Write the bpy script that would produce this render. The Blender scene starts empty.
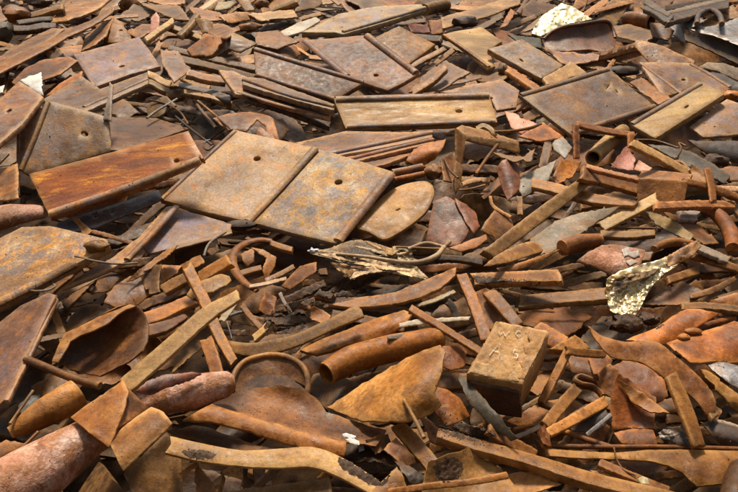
import bpy, math, random
import numpy as np
from mathutils import Vector, Matrix, noise as mnoise
from mathutils.geometry import delaunay_2d_cdt

# ---------------------------------------------------------------- scene, camera
scn = bpy.context.scene
COL = scn.collection
F = 640.0; UC, VC = 369.0, 246.0            # focal length and centre in photo pixels (738 x 492)
TH = math.radians(29.1)                      # view axis against the face of the heap
SLOPE = math.radians(15.0)                   # the heap rises away from the viewer
CAMPOS = Vector((0.0, 0.0, 1.55))
cam_d = bpy.data.cameras.new('camera'); cam = bpy.data.objects.new('camera', cam_d); COL.objects.link(cam)
cam_d.sensor_width = 36.0; cam_d.lens = 36.0 * F / 738.0
cam_d.clip_start = 0.02; cam_d.clip_end = 500
cam.location = CAMPOS
cam.rotation_euler = (math.pi/2 - (TH - SLOPE), 0, 0)
scn.camera = cam
R3 = cam.rotation_euler.to_matrix()
RN = np.array(R3)
H0 = 1.05 * (math.sin(TH) + (190-246)/F*math.cos(TH))     # camera to heap face, metres

def ray(u, v): return np.stack([(u-UC)/F, -(v-VC)/F, -np.ones_like(u)], -1)
def normal(a, b):
    t = TH + math.radians(a); b = math.radians(b)
    return np.array([math.sin(b), math.cos(t)*math.cos(b), math.sin(t)*math.cos(b)])
N0 = normal(0, 0)
def to_world(p): return p @ RN.T + np.array(CAMPOS)

# ---------------------------------------------------------------- depth map that settles each piece on those below
CELL = 2.0; M = 60
gu = np.arange(-M, 738+M, CELL); gv = np.arange(-50, 492+M, CELL)
GU, GV = np.meshgrid(gu, gv)
def base_depth(u, v): return H0 / np.maximum(1e-3, -(ray(u, v) @ N0))
D = base_depth(GU, GV)

def pts(s): return np.array([[float(x) for x in p.split(',')] for p in s.split()])
def inside(poly, U, V):
    r = np.zeros(U.shape, bool); n = len(poly); j = n-1
    for i in range(n):
        xi, yi = poly[i]; xj, yj = poly[j]
        if yi != yj:
            r ^= ((yi > V) != (yj > V)) & (U < (xj-xi)*(V-yi)/(yj-yi)+xi)
        j = i
    return r
def seg_dist(poly, U, V, closed=True):
    d = np.full(U.shape, 1e9); n = len(poly)
    for i in range(n if closed else n-1):
        a = poly[i]; b = poly[(i+1) % n]; ab = b-a; L = max(1e-9, ab @ ab)
        t = np.clip(((U-a[0])*ab[0]+(V-a[1])*ab[1])/L, 0, 1)
        d = np.minimum(d, np.hypot(U-a[0]-t*ab[0], V-a[1]-t*ab[1]))
    return d
BEHIND = [False, 1.02]
def settle(mask, g, back, q=6, front=0.0, cmin=None):
    """centre depth at which a piece of relative depth g rests on what lies below it"""
    if not mask.any(): mask = np.ones_like(mask)
    if BEHIND[0]: return (D[mask]/g[mask]).max() * BEHIND[1]
    c = np.percentile(D[mask]/g[mask], q) * (1 - back/F)
    D[mask] = np.minimum(D[mask], c*g[mask]*(1-front/F))
    return c

# ---------------------------------------------------------------- objects
PIECES = []; HEROES = []; COVER = []
def add(layer, fn, key): PIECES.append((layer, key, len(PIECES), fn))
MATS = {}
def link(name, verts, faces, mat, edge=None, origin=None, parent=None, tint=(1, 1, 1), sharp=50):
    me = bpy.data.meshes.new(name)
    v = np.asarray(verts, float)
    o = v.mean(0) if origin is None else np.asarray(origin)
    me.from_pydata((v-o).tolist(), [], faces)
    if edge is not None:
        at = me.attributes.new('edge', 'FLOAT', 'POINT'); at.data.foreach_set('value', np.asarray(edge, np.float32))
    me.polygons.foreach_set('use_smooth', [True]*len(me.polygons))
    me.set_sharp_from_angle(angle=math.radians(sharp))
    me.materials.append(MATS[mat])
    ob = bpy.data.objects.new(name, me); COL.objects.link(ob)
    ob.color = (*tint, 1)
    if parent is None: ob.location = o
    else: ob.parent = parent
    return ob, o
GROUPS = {}
BODY = dict(tie_plate='base_plate', folded_sheet='leaf', bracket='top_plate', shell='shell_wall', steel_bar='web', angle_frame='rail',
            open_box='lid', torn_sheet='sheet', crumpled_foil='bowl', scrap_sheet='sheet', steel_shard='blade', pale_stick='stem', bolt='shank',
            pipe='tube', metal_block='block_body', open_can='can_bottom')
def root_of(name, o):
    e = bpy.data.objects.new(name, None); COL.objects.link(e); e.location = o; e.empty_display_size = .02
    return e
def tag(ob, label, cat, kind=None):
    ob['label'] = label
    ob['category'] = cat
    g = GROUPS.get(ob.name.split('.')[0])
    if g: ob['group'] = g
    if kind: ob['kind'] = kind
def tint_of(rng, t, spread=.17):
    m = 1 + rng.uniform(-spread*1.5, spread*1.2); w = rng.uniform(-.12, .11)
    return (t[0]*m*(1+w), t[1]*m*.985, t[2]*m*(1-w))

def fbm(x, y, s):
    return mnoise.noise((x, y, s)) + .5*mnoise.noise((2.1*x, 2.1*y, s+7)) + .25*mnoise.noise((4.3*x, 4.3*y, s+3))

def fill(poly, holes, sp, jag, rng):
    """triangulated sheet inside an outline, with holes"""
    jag = min(jag, .07*sp*2); loops = []
    ring = []
    n = len(poly)
    for i in range(n):
        a, b = poly[i], poly[(i+1) % n]; L = np.hypot(*(b-a)); k = max(1, int(round(L/sp)))
        nv = np.array([a[1]-b[1], b[0]-a[0]])/max(L, 1e-6)
        for j in range(k):
            t = j/k; p = a + (b-a)*t
            if jag and j: p = p + nv*rng.gauss(0, jag) + nv*jag*1.5*mnoise.noise((p[0]*.12, p[1]*.12, n))
            ring.append(p)
    loops.append(np.array(ring))
    hp = []
    for h in holes:
        hx, hy, rx, ry = h[:4]; an = math.radians(h[4]) if len(h) > 4 else 0
        k = 12; t = np.arange(k)*2*math.pi/k
        x, y = rx*np.cos(t), ry*np.sin(t)
        c = np.stack([hx+x*math.cos(an)-y*math.sin(an), hy+x*math.sin(an)+y*math.cos(an)], -1)
        hp.append(c); loops.append(c)
    u0, v0 = poly.min(0); u1, v1 = poly.max(0)
    ys = np.arange(v0, v1, sp*.87); P2 = []
    for i, y in enumerate(ys):
        xs = np.arange(u0 + (sp/2 if i % 2 else 0), u1, sp)
        P2.append(np.stack([xs, np.full_like(xs, y)], -1))
    P2 = np.concatenate(P2) if P2 else np.zeros((0, 2))
    if len(P2):
        P2 = P2 + np.array([[rng.uniform(-.2, .2)*sp, rng.uniform(-.2, .2)*sp] for _ in P2])
        ok = inside(loops[0], P2[:, 0], P2[:, 1]) & (seg_dist(loops[0], P2[:, 0], P2[:, 1]) > .55*sp)
        for c in hp: ok &= ~inside(c, P2[:, 0], P2[:, 1]) & (seg_dist(c, P2[:, 0], P2[:, 1]) > .4*sp)
        P2 = P2[ok]
    vs = []; es = []
    for l in loops:
        s = len(vs); k = len(l); vs += [Vector(p) for p in l.tolist()]
        es += [(s+i, s+(i+1) % k) for i in range(k)]
    vs += [Vector(p) for p in P2.tolist()]
    V, E, FC, _, _, _ = delaunay_2d_cdt(vs, es, [], 0, 1e-4)
    V = np.array([tuple(p) for p in V])
    T = np.array([f for f in FC if len(f) == 3])
    cen = V[T].mean(1)
    ok = inside(loops[0], cen[:, 0], cen[:, 1])
    for c in hp: ok &= ~inside(c, cen[:, 0], cen[:, 1])
    T = T[ok]
    a, b, c = V[T[:, 0]], V[T[:, 1]], V[T[:, 2]]
    area = (b[:, 0]-a[:, 0])*(c[:, 1]-a[:, 1])-(b[:, 1]-a[:, 1])*(c[:, 0]-a[:, 0])
    T = T[np.abs(area) > 1e-6]; area = area[np.abs(area) > 1e-6]
    T[area > 0] = T[area > 0][:, ::-1]            # image y runs down: this order faces the viewer
    used = np.unique(T); mp = -np.ones(len(V), int); mp[used] = np.arange(len(used))
    return V[used], mp[T], loops

CRUMPLE = dict(crumpled_foil=2.3, torn_sheet=1.8)
SMOOTH = ('round_disc', 'open_can', 'torn_sheet', 'shell')
def closed_curve(p, k=3):
    n = len(p); r = []
    for i in range(n):
        a, b, c, d = p[i-1], p[i], p[(i+1) % n], p[(i+2) % n]
        for j in range(k):
            t = j/k; r.append(b + .5*t*((c-a) + t*(2*a-5*b+4*c-d + t*(3*(b-c)+d-a))))
    return np.array(r)
def make_lift(poly, bend, folds, rough, seed, crumple=0):
    c = poly.mean(0)
    terms = []
    for ang, k in (bend or []):
        d = np.array([-math.sin(math.radians(ang)), math.cos(math.radians(ang))])   # across the axis
        s = poly @ d; m, h = (s.max()+s.min())/2, max(1e-6, (s.max()-s.min())/2)
        terms.append((d, m, h, k))
    fl = []
    for line, sl in (folds or []):
        p = pts(line); t = p[1]-p[0]; t = t/np.hypot(*t); fl.append((p[0], np.array([-t[1], t[0]]), sl))
    size = math.sqrt(max(4, np.ptp(poly[:, 0])*np.ptp(poly[:, 1])))
    def lift(u, v):
        r = np.zeros_like(u)
        for d, m, h, k in terms:
            t = (u*d[0]+v*d[1]-m)/h; r = r + k*(1-np.minimum(t*t, 1.3))
        for p0, nn, sl in fl:
            r = r + sl*np.maximum(0, (u-p0[0])*nn[0]+(v-p0[1])*nn[1])
        return r
    def full(u, v):
        r = lift(u, v)
        if rough:
            q = np.array([fbm(x/size*1.6, y/size*1.6, seed)+.45*fbm(x/size*6, y/size*6, seed+5) for x, y in zip(u, v)])
            r = r + rough*q
        if crumple:                                            # sharp creases of crushed sheet
            r = r + crumple*np.array([abs(mnoise.noise((x*.13, y*.19, seed)))*2.2+abs(mnoise.noise((x*.31+5, y*.42, seed)))*1.1+abs(mnoise.noise((x*.7, y*.9, seed+9)))*.12 for x, y in zip(u, v)])
        return r
    return lift, full

def solid(V, T, n, g, lift_full, c, th, rim, outl):
    """thick sheet: top, rounded rim, underside.  Returns verts (camera space), faces, edge weights"""
    u, v = V[:, 0], V[:, 1]
    z = c*g(u, v)*(1-lift_full(u, v)/F)
    P = ray(u, v)*z[:, None]
    t = th/F*c; e = min(.3*t, rim/F*c)
    ed = {}
    for a, b, d in T:
        for x, y in ((a, b), (b, d), (d, a)): ed[(x, y)] = 1
    bd = [(x, y) for (x, y) in ed if (y, x) not in ed]
    nx = {}; pv = {}
    for x, y in bd: nx[x] = y; pv[y] = x
    B = sorted(set(nx) & set(pv)); bi = {b: i for i, b in enumerate(B)}
    out = np.zeros((len(B), 3))
    for b in B:
        tg = P[nx[b]]-P[pv[b]]; o = np.cross(tg, n); l = np.linalg.norm(o)
        out[bi[b]] = o/l if l > 1e-12 else 0
    PB = P[B]; k = len(P); m = len(B)
    r1 = PB - n*e + out*e; r2 = PB - n*(t-e) + out*e; bot = P - n*t
    verts = np.concatenate([P, r1, r2, bot])
    faces = [tuple(f) for f in T.tolist()] + [tuple(k+2*m+i for i in f[::-1]) for f in T.tolist()]
    for x, y in bd:
        if x in bi and y in bi:
            i, j = bi[x], bi[y]
            faces += [(y, x, k+i, k+j), (k+j, k+i, k+m+i, k+m+j), (k+m+j, k+m+i, k+2*m+x, k+2*m+y)]
    dist = np.full(len(V), 1e9)
    for l in outl: dist = np.minimum(dist, seg_dist(l, u, v))
    ew = np.exp(-dist/2.2)
    edge = np.concatenate([ew, np.ones(m), np.full(m, .8), np.full(k, .3)])
    return verts, faces, edge

def plate(layer, name, label, cat, outline, mat='rust', a=None, b=None, th=1.7, bend=None, folds=None, holes=(), rough=None,
          jag=.22, tint=(1, 1, 1), ridges=(), sp=None, q=1.5, parts=(), rim=.42, spread=.2, smooth=None):
    poly = pts(outline) if isinstance(outline, str) else np.asarray(outline, float)
    idx = len(PIECES)
    if (name in SMOOTH if smooth is None else smooth): poly = closed_curve(poly, 3)
    rng = random.Random(idx*77+5)
    aa = rng.uniform(-5, 44 if poly[:, 1].mean() > 130 else 20) if a is None else a
    bb = rng.uniform(-28, 28) if b is None else b
    HEROES.append((label, poly.mean(0), poly))
    if bend is None and name == 'tie_plate':
        bend = [(rng.uniform(-40, 20), rng.choice((-1, 1))*rng.uniform(.8, 2.2)), (rng.uniform(40, 80), rng.uniform(-1.2, 1.2))]
    if bend is None and name in ('scrap_sheet', 'steel_shard'):
        sz = math.sqrt(np.ptp(poly[:, 0])*np.ptp(poly[:, 1]))
        if folds is None and sz > 12 and rng.random() < .7:
            cx, cy = poly.mean(0)+np.array([rng.uniform(-.15, .15), rng.uniform(-.15, .15)])*sz; fa = rng.uniform(-1.2, 2.0)
            folds = [(f'{cx},{cy} {cx+math.cos(fa)},{cy+math.sin(fa)}', rng.choice((-1, 1))*rng.uniform(.2, .5))]
        if sz > 12 and not smooth:                             # torn nicks along the rim
            q_ = []
            for i in range(len(poly)):
                A, B_ = poly[i], poly[(i+1) % len(poly)]; e_ = B_-A; L_ = np.hypot(*e_); q_.append(A)
                if L_ > 9:
                    nn_ = np.array([-e_[1], e_[0]])/L_; ts = sorted(rng.uniform(.1, .9) for _ in range(min(6, int(L_/9)+1)))
                    for t_ in ts: q_.append(A+e_*t_+nn_*rng.gauss(0, .032)*min(L_, 30))
            poly = np.array(q_)
        bend = [(rng.uniform(-60, 30), rng.choice((-1, 1, 1))*rng.uniform(.10, .24)*sz)]
    def build():
        n = normal(aa, bb); cen = poly.mean(0)
        k0 = -(ray(cen[0], cen[1]) @ n)
        g = lambda u, v: k0/np.maximum(.06, -(ray(u, v) @ n))
        area = .5*abs(np.dot(poly[:, 0], np.roll(poly[:, 1], 1))-np.dot(poly[:, 1], np.roll(poly[:, 0], 1)))
        s = sp or min(6, max(1.6, math.sqrt(area)/11))
        rg = (.045*math.sqrt(area) if rough is None else rough)
        cr = CRUMPLE.get(name, 0); lift, full = make_lift(poly, bend, folds, rg, idx*3.7, cr)
        mask = inside(poly, GU, GV)
        if mask.sum() < 4: mask = seg_dist(poly, GU, GV) < CELL
        G = g(GU, GV)*(1-lift(GU, GV)/F)
        c = settle(mask, G, th/max(.35, k0)*.9+rg*.5, q)
        V, T, outl = fill(poly, holes, s, jag, rng)
        vs, fs, ed = solid(V, T, n, g, full, c, th, rim, outl)
        tt = tint_of(rng, tint, spread)
        if ridges or parts or name == 'metal_block':
            wv = to_world(vs); ob = root_of(name, wv.mean(0)); o = wv.mean(0)
            link(BODY.get(name, 'body'), wv, fs, mat, ed, origin=o, parent=ob, tint=tt)
        else: ob, o = link(name, to_world(vs), fs, mat, ed, tint=tt)
        tag(ob, label, cat)
        for rd in ridges:                                   # raised shoulders rolled into the plate
            line, r = rd[0], rd[1]
            vs2, fs2, ed2 = tube_geo(pts(line), r, n, g, c, full, flat=rd[2] if len(rd) > 2 else .5, sides=10, up=.15*r)
            link(rd[4] if len(rd) > 4 else 'shoulder', to_world(vs2), fs2, rd[3] if len(rd) > 3 else mat, ed2, origin=o, parent=ob, tint=tt)
        for pt_ in parts:                                   # flaps and the like that share the thing's plane
            pn, po, pm, kw = pt_
            pp = pts(po)
            n2 = normal(kw.get('a', aa), kw.get('b', bb)); c2 = pp.mean(0); kk = -(ray(c2[0], c2[1]) @ n2)
            g2 = lambda u, v, n2=n2, kk=kk: kk/np.maximum(.06, -(ray(u, v) @ n2))
            l2, f2 = make_lift(pp, kw.get('bend'), kw.get('folds'), kw.get('rough', rg*.5), idx*5.1+3, cr*.6)
            mk = inside(pp, GU, GV)
            t2 = kw.get('th', th)
            if 'up' in kw:
                cc = c*float(g(c2[0], c2[1]))*(1-kw['up']/F)
                G2 = g2(GU, GV)*(1-l2(GU, GV)/F); D[mk] = np.minimum(D[mk], cc*G2[mk])
            else: cc = settle(mk, g2(GU, GV)*(1-l2(GU, GV)/F), t2*1.2, kw.get('q', 10))
            V2, T2, ol2 = fill(pp, kw.get('holes', ()), kw.get('sp', s), kw.get('jag', jag), rng)
            v2, f2_, e2 = solid(V2, T2, n2, g2, f2, cc, t2, rim, ol2)
            link(pn, to_world(v2), f2_, pm or mat, e2, origin=o, parent=ob, tint=tint_of(rng, kw.get('tint', tint), .06))
    add(layer, build, poly[:, 1].max())

def offset_line(p, w):
    w = np.interp(np.linspace(0, 1, len(p)), np.linspace(0, 1, len(np.atleast_1d(w))), np.atleast_1d(w).astype(float))
    t = np.gradient(p, axis=0); t /= np.maximum(1e-9, np.hypot(t[:, 0], t[:, 1]))[:, None]
    nn = np.stack([-t[:, 1], t[:, 0]], -1)
    return np.concatenate([p+nn*w[:, None]/2, (p-nn*w[:, None]/2)[::-1]])
def curve(p, k=5):
    """Catmull-Rom through the points"""
    if len(p) < 3: return p
    q = np.concatenate([[2*p[0]-p[1]], p, [2*p[-1]-p[-2]]]); r = []
    for i in range(1, len(q)-2):
        for j in range(k):
            t = j/k; a, b, c, d = q[i-1:i+3]
            r.append(.5*((2*b)+(c-a)*t+(2*a-5*b+4*c-d)*t*t+(3*b-a-3*c+d)*t**3))
    r.append(q[-2]); return np.array(r)
def bar(layer, name, label, cat, line, w, mat='tan', th=5, jag=.22, rough=.5, **kw):
    p = pts(line); rng = random.Random(len(PIECES)*17+3)
    L = np.hypot(*(p[-1]-p[0]))
    if len(p) == 2: p = np.array([p[0], p[0]*.66+p[1]*.34, p[0]*.33+p[1]*.67, p[1]])
    t = (p[-1]-p[0])/L; nn = np.array([-t[1], t[0]])
    w = np.interp(np.linspace(0, 1, len(p)), np.linspace(0, 1, len(np.atleast_1d(w))), np.atleast_1d(w).astype(float))
    for i in range(1, len(p)-1): p[i] = p[i]+nn*rng.uniform(-1, 1)*min(1.3, .022*L)
    w = w*np.array([rng.uniform(.9, 1.08) for _ in p])
    o = offset_line(curve(p), np.interp(np.linspace(0, 1, len(curve(p))), np.linspace(0, 1, len(p)), w))
    k = len(o)//2; wm = w.mean()*.28
    for i, s_ in ((0, -1), (k-1, 1), (k, 1), (2*k-1, -1)): o[i] = o[i]+t*s_*rng.uniform(-wm, wm)     # ends torn or cut at a slant
    for e in (0, 1):                                                                                  # a nick in each end
        a, b = (o[k-1], o[k]) if e else (o[2*k-1], o[0])
        m = a+(b-a)*rng.uniform(.3, .7)+t*(1 if e else -1)*rng.uniform(-wm, wm*.6)
        o = np.insert(o, k, m, 0) if e else np.append(o, [m], 0)
        if e == 0: pass
    kw.setdefault('bend', [(math.degrees(math.atan2(t[1], t[0]))+90, rng.uniform(-.03, .05)*L)])
    plate(layer, name, label, cat, o, mat, th=th, jag=jag, rough=rough, **kw)

def tube_geo(line, r, n, g, c, lift, flat=1.0, sides=12, up=0.0, hollow=0.0, seed=0, lumpy=0.0, cap=True):
    p = curve(line, 6)
    if len(p) == 2: p = np.array([p[0]+(p[1]-p[0])*t for t in np.linspace(0, 1, 9)])
    rr = np.interp(np.linspace(0, 1, len(p)), np.linspace(0, 1, len(np.atleast_1d(r))), np.atleast_1d(r).astype(float))
    z = c*g(p[:, 0], p[:, 1])*(1-(lift(p[:, 0], p[:, 1])+up)/F)
    P = ray(p[:, 0], p[:, 1])*z[:, None]
    t = np.gradient(P, axis=0); t /= np.linalg.norm(t, axis=1)[:, None]
    s = np.cross(t, n); s /= np.maximum(1e-9, np.linalg.norm(s, axis=1))[:, None]
    w = np.cross(s, t)
    an = np.arange(sides)*2*math.pi/sides
    V = []; Fc = []; E = []
    def rings(sc, flip):
        b = len(V)
        for i in range(len(P)):
            R = rr[i]/F*z[i]*sc
            for k, x in enumerate(an):
                m = 1+lumpy*fbm(i*.35+seed, k*.55 if k < sides/2 else (sides-k)*.55, seed) if lumpy else 1
                V.append(P[i]+s[i]*math.cos(x)*R*m+w[i]*math.sin(x)*R*m*flat); E.append(.15+.85*(i in (0, len(P)-1)))
        for i in range(len(P)-1):
            for k in range(sides):
                a_, b_, c_, d_ = b+i*sides+k, b+i*sides+(k+1) % sides, b+(i+1)*sides+(k+1) % sides, b+(i+1)*sides+k
                Fc.append((a_, d_, c_, b_) if flip else (a_, b_, c_, d_))
        return b
    b0 = rings(1, False); L = (len(P)-1)*sides
    if hollow:
        b1 = rings(1-hollow, True)
        for k in range(sides):
            k2 = (k+1) % sides
            Fc.append((b0+k2, b0+k, b1+k, b1+k2)); Fc.append((b0+L+k, b0+L+k2, b1+L+k2, b1+L+k))
    elif cap:
        Fc.append(tuple(b0+k for k in range(sides))[::-1]); Fc.append(tuple(b0+L+k for k in range(sides)))
    return np.array(V), Fc, E

def tube(layer, name, label, cat, line, r, mat='rust', a=0, b=0, flat=1.0, sides=14, hollow=0, lumpy=.04, bend=None, q=8,
         tint=(1, 1, 1), parts=(), spread=.17):
    p = pts(line); idx = len(PIECES); rng = random.Random(idx*31+9)
    def build():
        n = normal(a, b); cen = p.mean(0); k0 = -(ray(cen[0], cen[1]) @ n)
        g = lambda u, v: k0/np.maximum(.06, -(ray(u, v) @ n))
        lift, full = make_lift(np.concatenate([p, p+.01]), bend, None, 0, 0) if bend else ((lambda u, v: np.zeros_like(u)),)*2
        R = np.atleast_1d(r).max()
        mask = seg_dist(curve(p), GU, GV, False) < max(R, CELL*.8)
        G = g(GU, GV)*(1-lift(GU, GV)/F)
        c = settle(mask, G, R*(1 if R > 4 else .7), q, front=R*.8)
        vs, fs, ed = tube_geo(p, r, n, g, c, full, flat, sides, 0, hollow, idx*1.7, lumpy)
        tt = tint_of(rng, tint, spread)
        if parts:
            wv = to_world(vs); o = wv.mean(0); ob = root_of(name, o)
            link(BODY.get(name, 'body'), wv, fs, mat, ed, origin=o, parent=ob, tint=tt, sharp=45)
        else: ob, o = link(name, to_world(vs), fs, mat, ed, tint=tt, sharp=45)
        tag(ob, label, cat)
        for pn, pl, pr, pm, fl in parts:
            v2, f2, e2 = tube_geo(pts(pl), pr, n, g, c, full, fl, 12, R*.2, 0, idx*2.3, lumpy)
            link(pn, to_world(v2), f2, pm or mat, e2, origin=o, parent=ob, tint=tt, sharp=45)
    add(layer, build, p[:, 1].max())

def lump(layer, name, label, cat, u, v, ru, rv, mat='rust', tint=(1, 1, 1), q=10, seed=0, rough=.35):
    """a gnarled closed chunk"""
    idx = len(PIECES); rng = random.Random(idx*13+1)
    def build():
        n = N0; k0 = -(ray(u, v) @ n)
        g = lambda U, V_: k0/np.maximum(.06, -(ray(U, V_) @ n))
        mask = ((GU-u)/ru)**2+((GV-v)/rv)**2 < 1
        if not mask.any(): mask = np.hypot(GU-u, GV-v) < 2
        R = min(ru, rv)
        c = settle(mask, g(GU, GV), R*.8, q, front=R*.6)
        V = []; Fc = []; NS, NR = 16, 10
        m = c/F
        ctr = ray(np.array([float(u)]), np.array([float(v)]))[0]*c
        X = np.array([1, 0, 0]); Z = n; Y = np.cross(Z, X)
        for i in range(NR+1):
            ph = math.pi*i/NR
            for k in range(NS):
                t = 2*math.pi*k/NS
                d = np.array([math.cos(t)*math.sin(ph), math.sin(t)*math.sin(ph), math.cos(ph)])
                f = 1+rough*fbm(d[0]*1.3+idx, d[1]*1.3, d[2]*1.3+seed)
                V.append(ctr+(X*d[0]*ru+Y*d[1]*rv*1.3+Z*d[2]*rv*.9)*f*m)
        for i in range(NR):
            for k in range(NS):
                Fc.append((i*NS+k, (i+1)*NS+k, (i+1)*NS+(k+1) % NS, i*NS+(k+1) % NS))
        ob, o = link(name, to_world(np.array(V)), Fc, mat, np.full(len(V), .3), tint=tint_of(rng, tint), sharp=40)
        tag(ob, label, cat)
    add(layer, build, v+rv)

# ---------------------------------------------------------------- materials
def nodes(m):
    m.use_nodes = True; nt = m.node_tree; nt.nodes.clear(); return nt
def mk(nt, t, **kw):
    n = nt.nodes.new(t)
    for k, v in kw.items():
        if hasattr(n, k): setattr(n, k, v)
        else: n.inputs[k].default_value = v
    return n
def ramp(nt, fac, stops):
    r = nt.nodes.new('ShaderNodeValToRGB'); e = r.color_ramp.elements
    while len(e) < len(stops): e.new(.5)
    for x, (p, c) in zip(e, stops):
        x.position = p; x.color = (*c, 1) if len(c) == 3 else c
    nt.links.new(fac, r.inputs[0]); return r.outputs[0]
def mixc(nt, fac, a, b, mode='MIX'):
    m = nt.nodes.new('ShaderNodeMix'); m.data_type = 'RGBA'; m.blend_type = mode
    for s, i in ((fac, 0), (a, 6), (b, 7)):
        if hasattr(s, 'is_linked'): nt.links.new(s, m.inputs[i])
        elif i == 0: m.inputs[0].default_value = s
        else: m.inputs[i].default_value = (*s, 1)
    return m.outputs[2]
def math_(nt, op, a, b):
    m = nt.nodes.new('ShaderNodeMath'); m.operation = op
    for i, s in enumerate((a, b)):
        if hasattr(s, 'is_linked'): nt.links.new(s, m.inputs[i])
        else: m.inputs[i].default_value = s
    return m.outputs[0]
W3 = lambda x: (x, x, x)
def rust_mat(name, dark, mid, light, patina=None, pat_amt=.45, spot=None, spot_amt=.6, edge=None, edge_amt=.6, rough=(.36, .78),
             bump=.26, metal=0.0, scale=1.0, speck=.35, spec=.32, bump_mid=.42, streak=None, stain_amt=.42):
    def warm(c):                                            # iron oxide takes most of the blue out
        if c is None or name in ('pink', 'salmon', 'pale', 'white', 'steel', 'foil', 'chalk'): return c
        q = c[2]/max(c[0], 1e-6)
        return (c[0], c[1]*(.97 if q < .42 else 1), c[2]*(.66 if q < .21 else .86 if q < .42 else 1.08))
    dark, mid, light, patina, spot, edge = [warm(c) for c in (dark, mid, light, patina, spot, edge)]
    m = bpy.data.materials.new(name); nt = nodes(m); L = nt.links
    tc = mk(nt, 'ShaderNodeTexCoord'); oi = mk(nt, 'ShaderNodeObjectInfo')
    off = mk(nt, 'ShaderNodeVectorMath', operation='MULTIPLY_ADD')
    cx = mk(nt, 'ShaderNodeCombineXYZ')
    for i in range(3): L.new(oi.outputs['Random'], cx.inputs[i])
    L.new(cx.outputs[0], off.inputs[0]); off.inputs[1].default_value = (37, 71, 53); L.new(tc.outputs['Object'], off.inputs[2])
    off_ = off; src = off.outputs[0]
    if streak:
        mp = mk(nt, 'ShaderNodeMapping'); L.new(src, mp.inputs[0])
        mp.inputs['Rotation'].default_value = (0, 0, math.radians(streak[0])); mp.inputs['Scale'].default_value = (streak[1], 1, 1)
    def nz(s, det=5, ro=.6, dist=0.0, shift=0):
        off = mp if streak and s < 100 else off_
        n = mk(nt, 'ShaderNodeTexNoise', Scale=s*scale, Detail=det, Roughness=ro, Distortion=dist)
        if shift:
            a = mk(nt, 'ShaderNodeVectorMath', operation='ADD'); a.inputs[1].default_value = (shift, shift*2, -shift); L.new(off.outputs[0], a.inputs[0]); L.new(a.outputs[0], n.inputs['Vector'])
        else: L.new(off.outputs[0], n.inputs['Vector'])
        return n.outputs[0]
    big, fine = nz(15, 7, .64, .15), nz(260, 4, .72)
    c = ramp(nt, big, [(.34, dark), (.50, mid), (.66, light)])
    midn = nz(75, 5, .7, .1, 11)
    c = mixc(nt, math_(nt, 'MULTIPLY', ramp(nt, midn, [(.35, W3(1)), (.6, W3(0))]), .45), c, dark)
    if patina:
        f = ramp(nt, nz(21, 7, .68, .25, 3), [(.62-pat_amt*.32, W3(0)), (.70-pat_amt*.28, W3(1))])
        c = mixc(nt, math_(nt, 'MULTIPLY', f, .85), c, patina)
    if spot:
        f = ramp(nt, nz(34, 7, .74, .3, 7), [(.66-spot_amt*.22, W3(0)), (.72-spot_amt*.18, W3(1))])
        f2 = ramp(nt, midn, [(.38, W3(.25)), (.55, W3(1))])
        c = mixc(nt, math_(nt, 'MULTIPLY', math_(nt, 'MULTIPLY', f, f2), .85), c, spot)
    sp_ = ramp(nt, fine, [(.32, W3(1-speck)), (.52, W3(1.0)), (.72, W3(1+speck*.8))])
    c = mixc(nt, 1.0, c, sp_, 'MULTIPLY')
    stain = ramp(nt, nz(11, 7, .7, .2, 31), [(.52, W3(1)), (.60, W3(.42)), (.72, W3(.30))])
    c = mixc(nt, stain_amt, c, mixc(nt, 1.0, c, stain, 'MULTIPLY'))
    drift = ramp(nt, nz(6.5, 3, .5, 0, 23), [(.34, W3(.55)), (.5, W3(.98)), (.66, W3(1.22))])
    c = mixc(nt, 1.0, c, drift, 'MULTIPLY')
    if edge:
        at = mk(nt, 'ShaderNodeAttribute', attribute_name='edge')
        f = math_(nt, 'MULTIPLY', math_(nt, 'MULTIPLY', at.outputs['Fac'], ramp(nt, midn, [(.36, W3(.1)), (.56, W3(1))])), edge_amt)
        c = mixc(nt, f, c, edge)
    hs_ = mk(nt, 'ShaderNodeHueSaturation', Saturation=1.03 if name not in ('white', 'foil', 'steel', 'dark') else 1.0); L.new(c, hs_.inputs['Color']); c = hs_.outputs[0]
    c = mixc(nt, 1.0, c, oi.outputs['Color'], 'MULTIPLY')
    bs = mk(nt, 'ShaderNodeBsdfPrincipled'); out = mk(nt, 'ShaderNodeOutputMaterial')
    L.new(c, bs.inputs['Base Color'])
    rr = ramp(nt, midn, [(.3, W3(rough[0])), (.7, W3(rough[1]))]); L.new(rr, bs.inputs['Roughness'])
    bs.inputs['Metallic'].default_value = metal; bs.inputs['Specular IOR Level'].default_value = spec
    b1 = mk(nt, 'ShaderNodeBump', Strength=bump, Distance=.0012); L.new(fine, b1.inputs['Height'])
    b2 = mk(nt, 'ShaderNodeBump', Strength=bump_mid, Distance=.0028); L.new(midn, b2.inputs['Height']); L.new(b2.outputs[0], b1.inputs['Normal'])
    L.new(b1.outputs[0], bs.inputs['Normal']); L.new(bs.outputs[0], out.inputs[0])
    MATS[name] = m
rust_mat('rust', (.050, .019, .008), (.155, .064, .022), (.33, .155, .057), patina=(.105, .062, .04), pat_amt=.36, edge=(.42, .25, .12), edge_amt=.6)
rust_mat('tan', (.12, .048, .016), (.29, .14, .049), (.48, .275, .112), patina=(.16, .083, .04), pat_amt=.34, edge=(.55, .36, .18), edge_amt=.55, speck=.36)
rust_mat('orange', (.15, .048, .013), (.34, .135, .034), (.52, .245, .066), patina=(.16, .07, .03), pat_amt=.32, spot=(.55, .27, .08), spot_amt=.45, edge=(.46, .26, .11), edge_amt=.5)
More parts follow.
